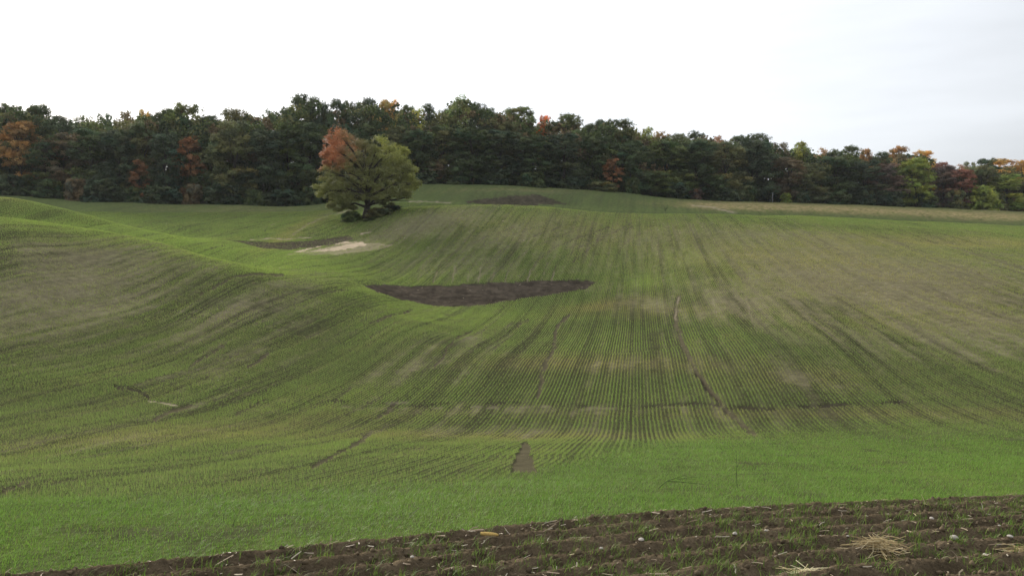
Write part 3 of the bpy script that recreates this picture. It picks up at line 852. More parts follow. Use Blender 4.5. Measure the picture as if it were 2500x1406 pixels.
def crown_lobes(r, H, R, z0, nl, shape='round'):
    L_ = []
    k = 0
    while len(L_) < nl and k < 4000:
        k += 1
        t = r.random()
        z = z0 + (H - z0) * t
        if shape == 'round': pr = math.sin(math.pi * min(1, .10 + .86 * t ** .85)) ** .55
        elif shape == 'tall': pr = .85 * math.sin(math.pi * min(1, .14 + .80 * t)) ** .5
        elif shape == 'skirt': pr = (1 - .15 * t) * (1 - max(0, t - .55) ** 2 * 4.2) ** .5 if t < .98 else .3
        else: pr = math.sin(math.pi * min(1, .06 + .86 * t ** 1.5)) ** .6
        rr = R * pr * r.random() ** .38
        an = r.random() * 2 * math.pi
        lr = R * (.24 + .16 * r.random())
        p = np.array([rr * .86 * math.cos(an), rr * .86 * math.sin(an), min(z, H - lr * .8)])
        if all(np.linalg.norm(p - q) > (lr + lq) * .42 for q, lq in L_):
            L_.append((p, lr))
    return L_


def sprays(r, lobes, ns, inner=.2):
    out = []; li = []
    for i, (p, lr) in enumerate(lobes):
        d = r.standard_normal((ns, 3)); d /= np.linalg.norm(d, axis=1)[:, None]
        d[:, 2] = np.where(d[:, 2] < -.35, -d[:, 2], d[:, 2])
        rad = lr * (.70 + .34 * r.random(ns)); rad = np.where(r.random(ns) < inner, rad * .55, rad)
        out.append(p + d * rad[:, None] * np.array([1, 1, .82])); li += [i] * ns
    return np.concatenate(out), np.array(li)


def trunk_tubes(r, H, R, lobes, tr, nlimb=12, top=.72):
    pts = [np.array([0, 0, -.4])]
    for k in range(1, 7):
        t = k / 6
        pts.append(np.array([.05 * R * math.sin(3 * t + r.random()), .05 * R * math.cos(4 * t), H * top * t]))
    tl = [tube(pts, [tr * (1.45 if i == 0 else 1 - .13 * i) for i in range(7)], 8)]
    sel = sorted(range(len(lobes)), key=lambda i: r.random())[:nlimb]
    for i in sel:
        p, lr = lobes[i]
        zb = max(H * .12, min(p[2] * .62, H * top * .9))
        k = min(5, int(zb / (H * top) * 6)); s = pts[k] + (pts[k + 1] - pts[k]) * (zb / (H * top) * 6 - k)
        mid = (s + p) / 2 + np.array([0, 0, .08 * H * (r.random() - .3)])
        tl.append(tube([s, s * .6 + mid * .4, mid, p * .7 + mid * .3, p], [tr * .42, tr * .36, tr * .27, tr * .17, tr * .07], 5))
        for _ in range(3):
            e = p + np.clip(r.standard_normal(3), -1, .9) * lr * .75
            tl.append(tube([mid, (mid + e) / 2 + r.standard_normal(3) * .15, e], [tr * .16, tr * .10, tr * .04], 4))
    return tl


HP, RPT = 18.0, 5.0
DIM = {}
PROTOS = {}


def make_proto(key, seed, shape, z0, nl, ns, per, size, sparse=0.0, HP=18.0):
    DIM[key] = HP
    r = np.random.default_rng(seed)
    lobes = crown_lobes(r, HP, RPT, z0 * HP, nl, shape)
    sp, li = sprays(r, lobes, ns)
    if sparse:
        k = r.random(len(sp)) > sparse; sp, li = sp[k], li[k]
    v, f, s, c = leaf_cloud(sp, per, .26, size, r, sp - np.array([lobes[i][0] for i in li]) + np.array([0, 0, .3]))
    ln = .65 + .7 * r.random(len(lobes)); hu = r.standard_normal(len(lobes)) * .10
    lf = np.repeat(ln[li], per) * (.85 + .3 * r.random(len(c)))
    hue = np.repeat(hu[li], per)
    col = np.stack([lf * (1 + hue), lf, lf * (1 - hue)], 1)
    crown = mesh_obj('crown', v, f, s, M_LEAF, np.repeat(col, 4, 0))
    trunk = tubes_obj('trunk', trunk_tubes(r, HP, RPT, lobes, .28), M_BARK)
    PROTOS[key] = (crown.data, trunk.data)
    bpy.data.objects.remove(crown); bpy.data.objects.remove(trunk)


make_proto('round1', 1, 'round', .12, 44, 15, 32, .29)
make_proto('round2', 2, 'round', .16, 40, 15, 32, .29)
make_proto('round3', 3, 'round', .10, 46, 14, 32, .29)
make_proto('tall1', 4, 'tall', .10, 42, 14, 32, .29)
make_proto('tall2', 5, 'tall', .14, 38, 14, 32, .29)
make_proto('skirt1', 6, 'skirt', .03, 60, 14, 32, .29)
make_proto('skirt2', 7, 'skirt', .02, 62, 13, 32, .29)
make_proto('open1', 8, 'tall', .22, 34, 13, 13, .36, .30)
make_proto('open2', 9, 'round', .20, 36, 13, 13, .36, .25)

make_proto('brush', 31, 'skirt', 0.0, 46, 16, 18, .50, 0.0, 7.0)
make_proto('bush1', 32, 'skirt', 0.0, 44, 16, 18, .55, 0.0, 8.5)
make_proto('bush2', 33, 'round', 0.05, 40, 16, 18, .55, .1, 9.5)


def place_tree(name, label, cat, key, u, Y, vtop, wpx, col, group, sink=0.0, rot=None, zfac=1.0):
    x = (u - CU) / F * Y
    zg = float(height(np.array([x]), np.array([Y]))[0]) - sink
    H = Y * (CV - vtop) / F - zg
    wm = wpx * Y / F
    e = bpy.data.objects.new(name, None)
    COL.objects.link(e)
    e.location = (x, Y, zg)
    e.scale = (wm / (2 * RPT), wm / (2 * RPT), H / DIM[key])
    e.rotation_euler = (0, 0, random.random() * 6.283 if rot is None else rot)
    tag(e, label, cat, group)
    for nm, me in (('crown', PROTOS[key][0]), ('trunk', PROTOS[key][1])):
        c = bpy.data.objects.new(nm, me)
        COL.objects.link(c)
        c.parent = e
        c.color = (*col, 1) if nm == 'crown' else (1, 1, 1, 1)
    return e


def yedge(u):
    return float(np.interp(u, [-600, 0, 200, 400, 560, 700, 870, 1000, 1150, 1300, 1500, 1700, 1900, 2100, 2300, 2500, 2900], [218, 215, 208, 205, 202, 205, 212, 216, 216, 219, 226, 250, 262, 276, 290, 306, 325]))


DG, MG, BG = (.098, .130, .050), (.145, .178, .055), (.084, .110, .054)
OL, BR, RU = (.19, .19, .075), (.22, .165, .09), (.36, .18, .085)
OR, BO, AM = (.40, .235, .085), (.72, .25, .07), (.62, .41, .12)
YG, PG, YE = (.31, .35, .07), (.25, .31, .10), (.48, .46, .10)
RD_, PU = (.33, .15, .10), (.23, .16, .12)
# skyline row: (u, top row, width px, colour, shape, landmark name or None)
SKY = [
 (-60, 262, 95, DG, 'round1', None), (18, 258, 95, DG, 'round2', None), (92, 258, 85, DG, 'round3', None), (150, 284, 70, BG, 'round1', None), (205, 282, 62, OL, 'open1', None),
 (258, 276, 52, DG, 'open1', None), (318, 270, 74, BR, 'open2', 'thin brown topped tree'), (352, 266, 44, AM, 'open1', 'pale yellow sparse tree'), (402, 266, 66, DG, 'tall1', None),
 (457, 257, 100, MG, 'round2', None), (510, 282, 60, BG, 'round3', None), (572, 268, 90, OL, 'round1', None), (650, 268, 70, DG, 'open2', None), (700, 262, 56, MG, 'tall2', None),
 (744, 235, 100, DG, 'round3', 'tallest dark oak'), (792, 252, 52, BG, 'tall1', None), (826, 244, 66, DG, 'round2', None), (868, 250, 56, DG, 'tall2', None), (898, 240, 56, BG, 'round1', None),
 (945, 245, 68, AM, 'round2', 'amber maple'), (992, 258, 50, MG, 'tall1', None), (1020, 263, 40, YE, 'open1', 'small yellow crown'), (1048, 257, 60, DG, 'tall2', None), (1084, 264, 46, DG, 'open1', None),
 (1121, 230, 58, PG, 'open2', 'pale green mop headed tree'), (1165, 253, 62, DG, 'round1', None), (1205, 262, 62, DG, 'open2', None), (1266, 262, 92, MG, 'round3', None),
 (1328, 283, 46, BO, 'tall2', 'fiery orange tree'), (1384, 280, 88, MG, 'round1', None), (1436, 302, 46, DG, 'tall1', None), (1470, 293, 66, DG, 'round2', None), (1518, 293, 74, DG, 'round3', None),
 (1580, 313, 44, YG, 'tall2', 'narrow yellow green tree'), (1614, 321, 58, OR, 'open1', 'orange crown peeping out'), (1655, 326, 72, MG, 'round1', None), (1698, 322, 64, DG, 'round2', None),
 (1760, 330, 56, RU, 'open2', 'rust tinged tree'), (1800, 333, 62, DG, 'round3', None), (1848, 328, 84, DG, 'round1', None), (1903, 348, 66, BR, 'open1', 'russet brown tree'), (1955, 347, 58, YG, 'tall2', 'lime topped tree'),
 (2003, 361, 48, OR, 'open2', 'small rust crown'), (2040, 366, 50, MG, 'round2', None), (2078, 357, 62, DG, 'round3', None), (2114, 363, 36, OR, 'tall1', 'tiny orange crown'), (2150, 372, 54, DG, 'round1', None),
 (2196, 359, 66, OR, 'round2', 'broad orange brown tree'), (2256, 368, 62, AM, 'round3', 'golden orange tree'), (2300, 396, 56, RD_, 'round1', 'brick red tree'), (2340, 402, 60, RU, 'open2', None),
 (2366, 394, 44, OL, 'open1', None), (2404, 388, 62, DG, 'round2', None), (2445, 390, 84, AM, 'round3', 'big golden maple'), (2496, 392, 56, AM, 'round1', 'golden tree at the right end'), (2560, 396, 90, OL, 'round2', None)]
# front row: crowns reaching down to the field
FRONT = [
 (-70, 320, 110, OL, 'skirt1', None), (-5, 345, 90, DG, 'skirt2', None), (50, 297, 98, OR, 'tall1', 'dull orange tree'), (110, 350, 90, DG, 'skirt2', None), (160, 330, 110, BR, 'skirt1', 'olive brown tree'),
 (228, 318, 110, DG, 'skirt2', None), (290, 320, 100, BG, 'skirt1', None), (342, 392, 52, RU, 'tall2', 'low rusty sapling'), (345, 300, 100, OL, 'skirt1', None), (405, 325, 90, BG, 'skirt2', None), (465, 333, 76, RU, 'tall1', 'rust brown tree'),
 (515, 330, 96, DG, 'skirt1', None), (568, 298, 112, OL, 'skirt2', 'wide olive tree'), (640, 320, 110, BG, 'skirt1', None), (700, 300, 100, MG, 'skirt2', None), (760, 305, 110, DG, 'skirt1', None),
 (835, 310, 110, BG, 'skirt2', None), (905, 300, 100, DG, 'skirt1', None), (965, 310, 90, OL, 'skirt2', None), (1020, 320, 96, DG, 'skirt1', None), (1058, 395, 56, BR, 'tall2', 'low brownish sapling'), (1085, 310, 90, OL, 'skirt2', None),
 (1150, 315, 110, DG, 'skirt1', None), (1225, 320, 110, BG, 'skirt2', None), (1235, 300, 80, OL, 'tall1', None), (1300, 335, 106, DG, 'skirt1', None), (1375, 330, 110, BG, 'skirt2', None), (1445, 335, 100, DG, 'skirt1', None),
 (1497, 388, 48, RU, 'tall2', 'small dull orange tree'), (1540, 345, 96, DG, 'skirt2', None), (1590, 420, 96, MG, 'skirt1', 'low bushy tree'), (1625, 350, 120, MG, 'skirt2', None), (1700, 345, 120, DG, 'skirt1', None),
 (1770, 350, 110, OL, 'skirt2', None), (1840, 345, 116, BG, 'skirt1', 'massive dark tree'), (1925, 385, 80, BR, 'tall1', 'thin tan tree'), (1970, 400, 90, OL, 'skirt2', None), (2035, 385, 110, DG, 'skirt1', None), (2105, 395, 110, BG, 'skirt2', None),
 (2165, 400, 90, PU, 'tall2', 'purplish brown tree'), (2236, 388, 76, YG, 'skirt1', 'bright yellow green tree'), (2300, 408, 84, PU, 'skirt2', None), (2345, 412, 80, RD_, 'tall1', 'dusky red tree'), (2395, 405, 70, OL, 'skirt1', None),
 (2455, 428, 90, YG, 'skirt2', 'rounded olive yellow tree'), (2520, 440, 70, OL, 'skirt1', None), (2590, 420, 100, DG, 'skirt2', None)]
ORD = ['first', 'second', 'third', 'fourth', 'fifth', 'sixth', 'seventh']
CN = {DG: 'dark green', MG: 'mid green', BG: 'blackish green', OL: 'olive', BR: 'brown', RU: 'rust', OR: 'orange', BO: 'orange', AM: 'amber', YG: 'yellow green', PG: 'pale green', YE: 'yellow', RD_: 'red', PU: 'purple brown'}


def auto_labels(rows, where):
    rows_s = sorted(rows, key=lambda t: t[0])
    marks = [i for i, t in enumerate(rows_s) if t[5]]
    out_ = []
    for i, t in enumerate(rows_s):
        if t[5]:
            out_.append('%s %s' % (t[5], where)); continue
        j = min(marks, key=lambda m: (abs(m - i), m > i))
        side = 'right' if i > j else 'left'
        out_.append('%s tree %s, %s %s of the %s' % (CN[t[3]], where, ORD[abs(i - j) - 1], side, rows_s[j][5]))
    return rows_s, out_


kindname = {AM: 'maple_tree', OR: 'maple_tree', BO: 'maple_tree', RD_: 'maple_tree'}
rows_s, labs = auto_labels(SKY, 'on the wood skyline')
for i, (t, lab) in enumerate(zip(rows_s, labs)):
    u, vt, wp, col, key, mark = t
    Y = yedge(u) + 17 + 4 * math.sin(i * 2.3)
    place_tree(kindname.get(col, 'oak_tree'), lab, 'tree', key, u, Y, vt, wp * 1.22, col, 'trees of the wood beyond the field')
rows_s, labs = auto_labels(FRONT, 'in the front row')
for i, (t, lab) in enumerate(zip(rows_s, labs)):
    u, vt, wp, col, key, mark = t
    low = mark and ('low' in mark or 'small' in mark)
    Y = yedge(u) + (1.5 if low else 6 + 3 * math.sin(i * 1.9))
    place_tree(kindname.get(col, 'oak_tree'), lab, 'tree', key, u, Y, vt, wp * 1.15, col, 'trees of the wood beyond the field')

# shrubs along the foot of the wood
SHR = [(30, 428, 90, BG), (120, 432, 84, DG), (185, 440, 80, BR), (255, 446, 90, BG), (330, 452, 84, DG), (400, 452, 90, BG), (470, 455, 90, BR), (545, 455, 90, BG), (620, 460, 90, DG), (690, 462, 80, BG),
       (760, 458, 80, DG), (1040, 425, 70, BG), (1120, 425, 80, DG), (1210, 425, 80, BG), (1300, 430, 80, DG), (1390, 434, 80, BG), (1470, 438, 80, OL), (1545, 440, 76, DG), (1640, 452, 70, BG),
       (1700, 454, 66, PU), (1765, 458, 70, BG), (1830, 462, 60, DG), (1918, 474, 26, YG), (1960, 466, 60, BG), (2040, 470, 70, DG), (2110, 470, 66, BG), (2180, 468, 66, BG), (2260, 465, 60, DG), (2335, 466, 70, OL), (2395, 462, 76, YG), (2440, 468, 60, OL), (2494, 478, 36, AM)]
sh_special = {1918: 'tiny yellow green bush at the foot of the wood by the grey post', 2494: 'golden bush at the foot of the wood beside the right end', 1700: 'purplish grey scrub bush at the foot of the wood right of the low bushy tree',
              2395: 'yellow green bush at the foot of the wood left of the rounded olive yellow tree'}
front_marks = [(t[0], t[5]) for t in FRONT if t[5]]
used = {}
for i, (u, vt, wp, col) in enumerate(SHR):
    mk = min(front_marks, key=lambda m: abs(m[0] - u))
    lab = sh_special.get(u) or '%s shrub at the wood edge, just %s of the %s' % (CN[col], 'right' if u > mk[0] else 'left', mk[1])
    if lab in used: lab = lab.replace('just', 'farther')
    if lab in used: lab = lab.replace('shrub', 'spreading shrub')
    used[lab] = 1
    Y = yedge(u) - 1.0 + 1.2 * math.sin(i * 2.1)
    place_tree('shrub', lab, 'shrub', ('bush1', 'bush2', 'brush')[i % 3], u, Y, vt + 7 * math.sin(i * 1.7), wp * (.85 + .3 * math.sin(i * 2.9)), col, 'shrubs along the foot of the wood', sink=1.2)

# the rest of the wood, behind the trees one can tell apart
r = np.random.default_rng(77)
ul = r.uniform(-260, 2800, 5200)
Yl = np.array([yedge(q) for q in ul]) + r.uniform(7, 46, len(ul))
xl = (ul - CU) / F * Yl
zl = height(xl, Yl)
skyv = np.interp(ul, sorted(t[0] for t in SKY), [t[1] for t in sorted(SKY, key=lambda t: t[0])])
top = Yl * (CV - skyv - 26) / F
fr = r.random(len(ul)) ** np.where(r.random(len(ul)) < .5, .8, 2.2)
zc = zl + (top - zl) * (.02 + .96 * fr)
lob = [(np.array([a_, b_, c_]), 2.0 + 1.2 * q) for a_, b_, c_, q in zip(xl, Yl, zc, r.random(len(xl)))]
sp, li = sprays(r, lob, 8)
v, f, s, c = leaf_cloud(sp, 13, .5, .80, r)
lc = np.array([DG, BG, MG, OL, BR])[r.integers(0, 5, len(lob))]
col = np.repeat(lc[li], 13, 0) * (.6 + .7 * r.random(len(c)))[:, None]
wood = mesh_obj('woodland_foliage', v, f, s, leaf_mat('wood_leaf', .2, False, .7, .1), np.repeat(col, 4, 0))
tag(wood, 'dark depth of the wood behind its edge trees', 'wood', kind='stuff')

# ------------------------------------------------------------------ the lone oak on the field
OU, OY = 893, 148.0
ox = (OU - CU) / F * OY
oz = float(height(np.array([ox]), np.array([OY]))[0])
pxm = OY / F
oak = bpy.data.objects.new('oak_tree', None)
COL.objects.link(oak)
oak.location = (ox, OY, oz)
tag(oak, 'lone spreading oak on the field with a red turning top left', 'tree')
r = np.random.default_rng(301)
vb = CV - F * oz / OY
# boughs of the crown seen from the field: (photo column, row, radius px, depth offset m)
LOB = [(838, 338, 24), (812, 356, 22), (862, 352, 24), (800, 385, 13), (822, 380, 22), (796, 402, 11), (850, 378, 24), (886, 362, 18), (905, 372, 18), (940, 358, 20), (922, 380, 20), (965, 375, 20), (985, 368, 12), (975, 392, 22),
       (880, 395, 24), (835, 405, 22), (910, 402, 24), (945, 402, 24), (985, 408, 20), (1003, 420, 16), (1000, 440, 18), (808, 420, 16), (820, 440, 20), (797, 440, 12), (860, 425, 24), (895, 430, 26), (935, 432, 26), (970, 438, 24),
       (785, 463, 13), (805, 462, 18), (780, 474, 8), (835, 465, 22), (870, 460, 24), (910, 462, 24), (950, 465, 22), (985, 463, 20), (1008, 462, 12), (1018, 452, 6), (812, 485, 16), (840, 490, 17), (805, 505, 10), (822, 512, 9), (862, 485, 18),
       (900, 485, 16), (935, 485, 17), (965, 482, 16), (990, 480, 12), (860, 508, 9), (850, 500, 10), (950, 498, 8), (835, 505, 10), (925, 498, 9)]
lobes = []
for (u, v_, rp) in LOB:
    lr = rp * pxm
    cxm = (u - OU) * pxm; czm = (vb - v_) * pxm
    depth = math.sqrt(max(0, 1 - (cxm / 9.5) ** 2)) * 6.5
    for dd in ((-.75, -.2, .3, .75) if rp > 19 else ((-.5, .0, .45) if rp > 12 else (-.2, .2))):
        lobes.append((np.array([cxm + r.normal(0, .25), dd * depth + r.normal(0, .6), czm + r.normal(0, .2)]), lr * r.uniform(.75, 1.02)))
sp, li = sprays(r, lobes, 22, .15)
PER = 24
v, f, s, c = leaf_cloud(sp, PER, .20, .19, r, sp - np.array([lobes[i][0] for i in li]) + np.array([0, 0, .2]))
lx, lz = c[:, 0], c[:, 2]
lc = np.tile(C(.215, .225, .080), (len(c), 1))
nz = fbm(lx * .5 + 9, lz * .5 + c[:, 1] * .3, 7, 3) - .5
tyg = sstep(1.5, 4.5, lx + nz * 3) * sstep(8, 12, lz + nz * 4) + .7 * sstep(6.5, 8.5, lx + nz * 2) + .55 * sstep(-5, -7.5, lx) * (1 - sstep(9, 11, lz))
lc = mixc(lc, C(.33, .345, .085), tyg * .9)
tbr = sstep(2.0, -2.5, lx + nz * 4) * sstep(8.5, 11.5, lz + nz * 3)
lc = mixc(lc, C(.30, .21, .10), tbr * .85)
red = sstep(-1.0, -5.2, lx + nz * 3.5) * sstep(6.8, 9.2, lz + nz * 2.5) 
lc = mixc(lc, C(.44, .195, .095), red)
lc *= (.85 + .3 * r.random(len(c)))[:, None] * np.repeat((.8 + .4 * r.random(len(lobes)))[li], PER)[:, None]
isr = red > .5
for nm, sel, lab in (('crown', ~isr, None), ('crown', isr, 'red turning foliage at the upper left of the crown')):
    vs_ = v.reshape(-1, 4, 3)[sel].reshape(-1, 3)
    o = mesh_obj(nm, vs_, np.arange(len(vs_)), np.full(sel.sum(), 4), M_LEAF, np.repeat(lc[sel], 4, 0), parent=oak)
    if lab: o['label'] = lab
tl = trunk_tubes(r, 15.0, 7.5, lobes, .62, 34, .62)
tubes_obj('trunk', tl, M_BARK, oak)

# brush growing round the oak's foot

for (u, vt, wp, Yb, col, lab) in ((932, 508, 60, 146.5, OL, 'dark brush thicket around the foot of the lone oak, right of its trunk'), (960, 502, 46, 149, (.09, .10, .05), 'low brush at the outer right edge of the lone oak'),
                                  (858, 517, 44, 146.5, (.13, .17, .055), 'green brush around the foot of the lone oak, left of its trunk'), (905, 533, 30, 144.5, (.10, .12, .05), 'small low bush in front of the trunk of the lone oak')):
    place_tree('bush', lab, 'bush', 'brush', u, Yb, vt, wp * 1.2, col, 'brush under the lone oak', sink=.3)

# ------------------------------------------------------------------ small single things
def pt(u, v, dz=0.0):
    x, y = spot(u, v)
    return np.array([x, y, float(height(np.array([x]), np.array([y]))[0]) + dz])


M_STEM = plain_mat('dry_stem', (.035, .045, .022), .3, 30)
M_TWIG = plain_mat('pale_twig', (.30, .26, .20), .3, 30)
M_POST = plain_mat('weathered_post', (.20, .20, .19), .3, 8)


def stalk(name, label, cat, u, v, path, rad, mat, group=None):
    """path: offsets in photo pixels from the foot, each branch its own list"""
    p0 = pt(u, v); m = p0[1] / F
    tl = []
    for br in path:
        pts = [p0 + np.array([a * m, .02 * k, -b * m]) for k, (a, b) in enumerate(br)]
        tl.append(tube(pts, [rad * (1 - .7 * k / max(1, len(br) - 1)) for k in range(len(br))], 5))
    vs, fs, o = [], [], 0
    for v_, f_ in tl:
        vs.append(v_ - p0); fs.append(f_ + o); o += len(v_)
    f_ = np.concatenate(fs)
    ob = mesh_obj(name, np.concatenate(vs), f_.ravel(), np.full(len(f_), 4), mat, smooth=True)
    ob.location = p0
    tag(ob, label, cat, group)
    return ob


stalk('weed_stalk', 'tall thin upright dark weed stalk in the green carpet', 'weed', 1800, 1192, [[(0, 4), (-1, -25), (0, -55), (-1, -90)], [(0, -50), (3, -58)], [(-1, -30), (-3, -36)]], .006, M_STEM)
stalk('weed_stalk', 'arching branched dark stalk leaning over the green carpet', 'weed', 1603, 1197, [[(0, 3), (12, -8), (28, -19), (50, -25), (70, -31), (80, -26), (104, -25)], [(28, -19), (60, -17), (90, -13), (130, -9)], [(50, -25), (78, -25), (95, -23)]], .006, M_STEM)
stalk('weed_stalk', 'short dark stalk right of the tall upright one', 'weed', 1868, 1182, [[(0, 3), (-2, -10), (-3, -22)]], .005, M_STEM)
stalk('weed_stalk', 'small black stub at the border of the tilled strip', 'weed', 1992, 1238, [[(0, 2), (-2, -8), (-4, -16)]], .009, M_STEM)
stalk('twig', 'pale bent twig standing in the grass left of centre', 'twig', 995, 1273, [[(0, 3), (8, -8), (18, -18), (32, -29)]], .006, M_TWIG)
stalk('twig', 'dark thin twig slanting in the grass near the centre', 'twig', 1135, 1207, [[(0, 2), (7, -6), (14, -13)]], .005, M_STEM)
stalk('weed_stalk', 'reddish broken stalk in the grass on the left', 'weed', 567, 1290, [[(0, 2), (4, -12), (10, -26)], [(3, -8), (6, -14)]], .005, M_STEM)
stalk('weed_stalk', 'thin single stalk in the grass, left of the reddish broken one', 'weed', 544, 1275, [[(0, 2), (3, -20)]], .004, M_STEM)
stalk('sapling', 'bare little forked sapling beyond the crest of the field', 'sapling', 1624, 517, [[(0, 3), (-1, -8), (-4, -13)], [(0, 0), (4, -9), (6, -17)], [(2, -4), (0, -10)], [(3, -6), (8, -10)]], .05, M_STEM)
# weathered post at the foot of the wood
yp = yedge(1886) - 2.5
xp = (1886 - CU) / F * yp
zp = float(height(np.array([xp]), np.array([yp]))[0])
po = tubes_obj('post', [tube([(0, 0, -.5), (0, 0, 1.4), (.03, 0, 2.9), (.03, 0, 2.95)], [.14, .13, .12, .02], 8)], M_POST)
po.location = (xp, yp, zp)
tag(po, 'grey weathered post standing before the dark trees of the wood', 'post')

# corn cob, straw wisps and stones on the tilled strip
cob = pt(1195, 1324)
n = 14
tl = [tube([(-.10 + .20 * k / (n - 1), 0, 0) for k in range(n)], [.024 * math.sin(math.pi * min(.97, max(.12, (k + 1.2) / (n + .8)))) ** .35 * (1.06 if k % 2 else .97) for k in range(n)], 12)]
co_ = tubes_obj('corn_cob', tl, plain_mat('cob', (.50, .34, .11), .25, 60))
co_.location = cob + np.array([0, 0, .045]); co_.rotation_euler = (0, .05, -.15)
tag(co_, 'yellow corn cob lying on the tilled soil near the grass border', 'corn cob')


def wisp(u, v, wpx, hpx, n, label, cols):
    p = pt(u, v); m = p[1] / F
    R = wpx * m / 2; Hh = hpx * m
    x = p[0] + rng.normal(0, R * .45, n); y = p[1] + rng.normal(0, R * .4, n)
    z = height(x, y) + np.abs(rng.normal(0, Hh * .35, n)) + .01
    az = rng.normal(-.15, .9, n); ln = rng.uniform(.12, .42, n); tt = rng.normal(.05, .25, n)
    dx, dy = np.cos(az), np.sin(az); wd = .0055
    vv = np.zeros((n, 6, 3)); bend = rng.uniform(-.02, .06, n)
    for j, (t, sg) in enumerate(((0, 1), (0, -1), (.5, 1), (.5, -1), (1, 1), (1, -1))):
        q = 1 - (2 * t - 1) ** 2
        vv[:, j, 0] = x + dx * ln * (t - .5) - dy * sg * wd / 2
        vv[:, j, 1] = y + dy * ln * (t - .5) + dx * sg * wd / 2
        vv[:, j, 2] = z + tt * ln * (t - .5) + bend * q + sg * wd * .3
    b = (np.arange(n) * 6)[:, None]
    f = np.concatenate([b + np.array([[0, 1, 3, 2]]), b + np.array([[2, 3, 5, 4]])], 1).ravel()
    c0 = np.array(cols)[rng.integers(0, len(cols), n)] * (.7 + .5 * rng.random(n))[:, None]
    o = mesh_obj('straw_bunch', vv.reshape(-1, 3) - p, f, np.full(2 * n, 4), M_STRAW, np.repeat(c0[:, None], 6, 1).reshape(-1, 3))
    o.location = p
    tag(o, label, 'straw', 'straw bunches on the tilled strip')


SG = [(.40, .30, .14), (.34, .24, .11), (.46, .38, .22), (.28, .21, .09)]
wisp(2145, 1356, 95, 18, 170, 'large golden straw bunch on the tilled strip', SG)
wisp(1962, 1399, 60, 14, 110, 'pale yellow straw bunch cut by the bottom edge', [(.70, .62, .38), (.62, .50, .26)])
wisp(2492, 1350, 40, 20, 90, 'straw bunch at the far right of the tilled strip', SG)

M_STONE = plain_mat('field_stone', (.40, .36, .31), .25, 25)
M_LEAFD = plain_mat('dead_leaf', (.20, .145, .105), .25, 30)
base = np.array([(0, 0, 1), (.9, 0, .35), (.28, .85, .35), (-.73, .53, .35), (-.73, -.53, .35), (.28, -.85, .35), (.73, .53, -.4), (-.28, .85, -.4), (-.9, 0, -.4), (-.28, -.85, -.4), (.73, -.53, -.4), (0, 0, -.9)])
fc = np.array([(0, 1, 2), (0, 2, 3), (0, 3, 4), (0, 4, 5), (0, 5, 1), (1, 6, 2), (2, 7, 3), (3, 8, 4), (4, 9, 5), (5, 10, 1), (2, 6, 7), (3, 7, 8), (4, 8, 9), (5, 9, 10), (1, 10, 6), (11, 7, 6), (11, 8, 7), (11, 9, 8), (11, 10, 9), (11, 6, 10)])
STONES = [(1566, 1338, 11, 'rounded brownish stone on the tilled strip below the grass border'), (1794, 1322, 9, 'grey stone half sunk in the second furrow'), (2330, 1334, 14, 'flat pale stone right of the golden straw bunch'),
          (2466, 1328, 9, 'pale chip of stone near the right edge of the tilled strip'), (1468, 1356, 7, 'small white stone low in the tilled strip'), (2007, 1320, 8, 'pale stone above the golden straw bunch, to its left'),
          (2136, 1372, 9, 'pinkish pale stone just below the golden straw bunch'), (1006, 1380, 8, 'white oval stone low in the tilled strip, left part'), (2288, 1300, 5, None), (2440, 1300, 5, None), (1918, 1331, 5, None), (2070, 1329, 5, None),
          (895, 1384, 5, None), (2376, 1353, 5, None), (1735, 1272, 5, None), (2275, 1281, 8, None), (2405, 1368, 7, None), (1870, 1315, 6, None)]
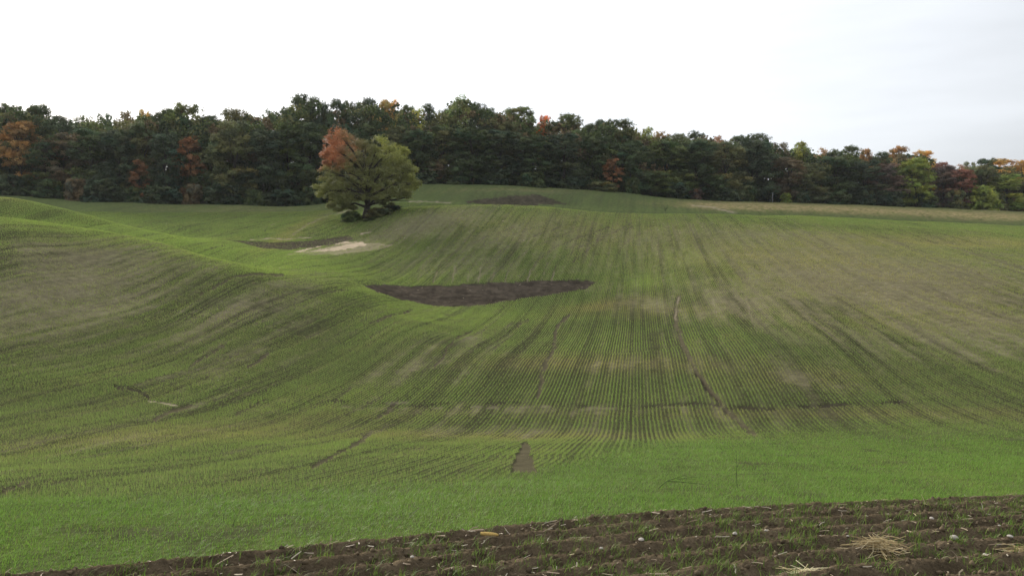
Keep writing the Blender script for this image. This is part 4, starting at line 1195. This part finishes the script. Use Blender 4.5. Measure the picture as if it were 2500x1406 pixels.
for i, (u, v_, rp, lab) in enumerate(STONES):
    p = pt(u, v_); rr_ = rp * p[1] / F
    vs_ = base * rr_ * rng.uniform(.75, 1.1, (12, 1)) * np.array([1.1, .9, .65])
    o = mesh_obj('stone', vs_, fc.ravel(), np.full(20, 3), M_STONE, smooth=True)
    sm = o.modifiers.new('soften', 'SUBSURF'); sm.levels = 1; sm.render_levels = 2
    o.location = p + np.array([0, 0, rr_ * .35 + .01]); o.rotation_euler = (0, 0, rng.random() * 6)
    tag(o, lab or 'small pale pebble scattered on the tilled strip', 'stone', 'stones on the tilled strip')
# dead leaf standing in a furrow
p = pt(2168, 1312); m = p[1] / F
lv = np.array([(-9, 0, 0), (-7, 0, 9), (0, 0, 17), (7, .6, 20), (10, .8, 13), (6, .3, 5), (0, 0, 0)]) * m
lv = np.concatenate([lv, lv + np.array([0, .012, 0])])
k7 = 7
ffl = list(range(k7)) + list(range(2 * k7 - 1, k7 - 1, -1)); szs = [k7, k7]
for i in range(k7):
    j = (i + 1) % k7; ffl += [i, i + k7, j + k7, j]; szs.append(4)
o = mesh_obj('dead_leaf', lv, ffl, szs, M_LEAFD); o.location = p + np.array([0, 0, .02])
tag(o, 'brown dead leaf standing up in a furrow above the golden straw bunch', 'leaf')


# ------------------------------------------------------------------ thin autumn haze in the air
hm = bpy.data.materials.new('haze'); hm.use_nodes = True
ht = hm.node_tree; ht.nodes.clear()
ho = ht.nodes.new('ShaderNodeOutputMaterial'); hv = ht.nodes.new('ShaderNodeVolumePrincipled')
hv.inputs['Color'].default_value = (.90, .95, 1.0, 1); hv.inputs['Density'].default_value = 0.00007; hv.inputs['Anisotropy'].default_value = 0.2
ht.links.new(hv.outputs[0], ho.inputs['Volume'])
X, Z0, Z1 = 5200, -12, 75
hvv = [(a, b, c) for a in (-X, X) for b in (-X, X) for c in (Z0, Z1)]
hf = [0, 1, 3, 2, 4, 6, 7, 5, 0, 4, 5, 1, 2, 3, 7, 6, 0, 2, 6, 4, 1, 5, 7, 3]
hz = mesh_obj('haze', hvv, hf, [4] * 6, hm)
tag(hz, 'thin pale autumn haze over the fields and the wood', 'haze', kind='stuff')
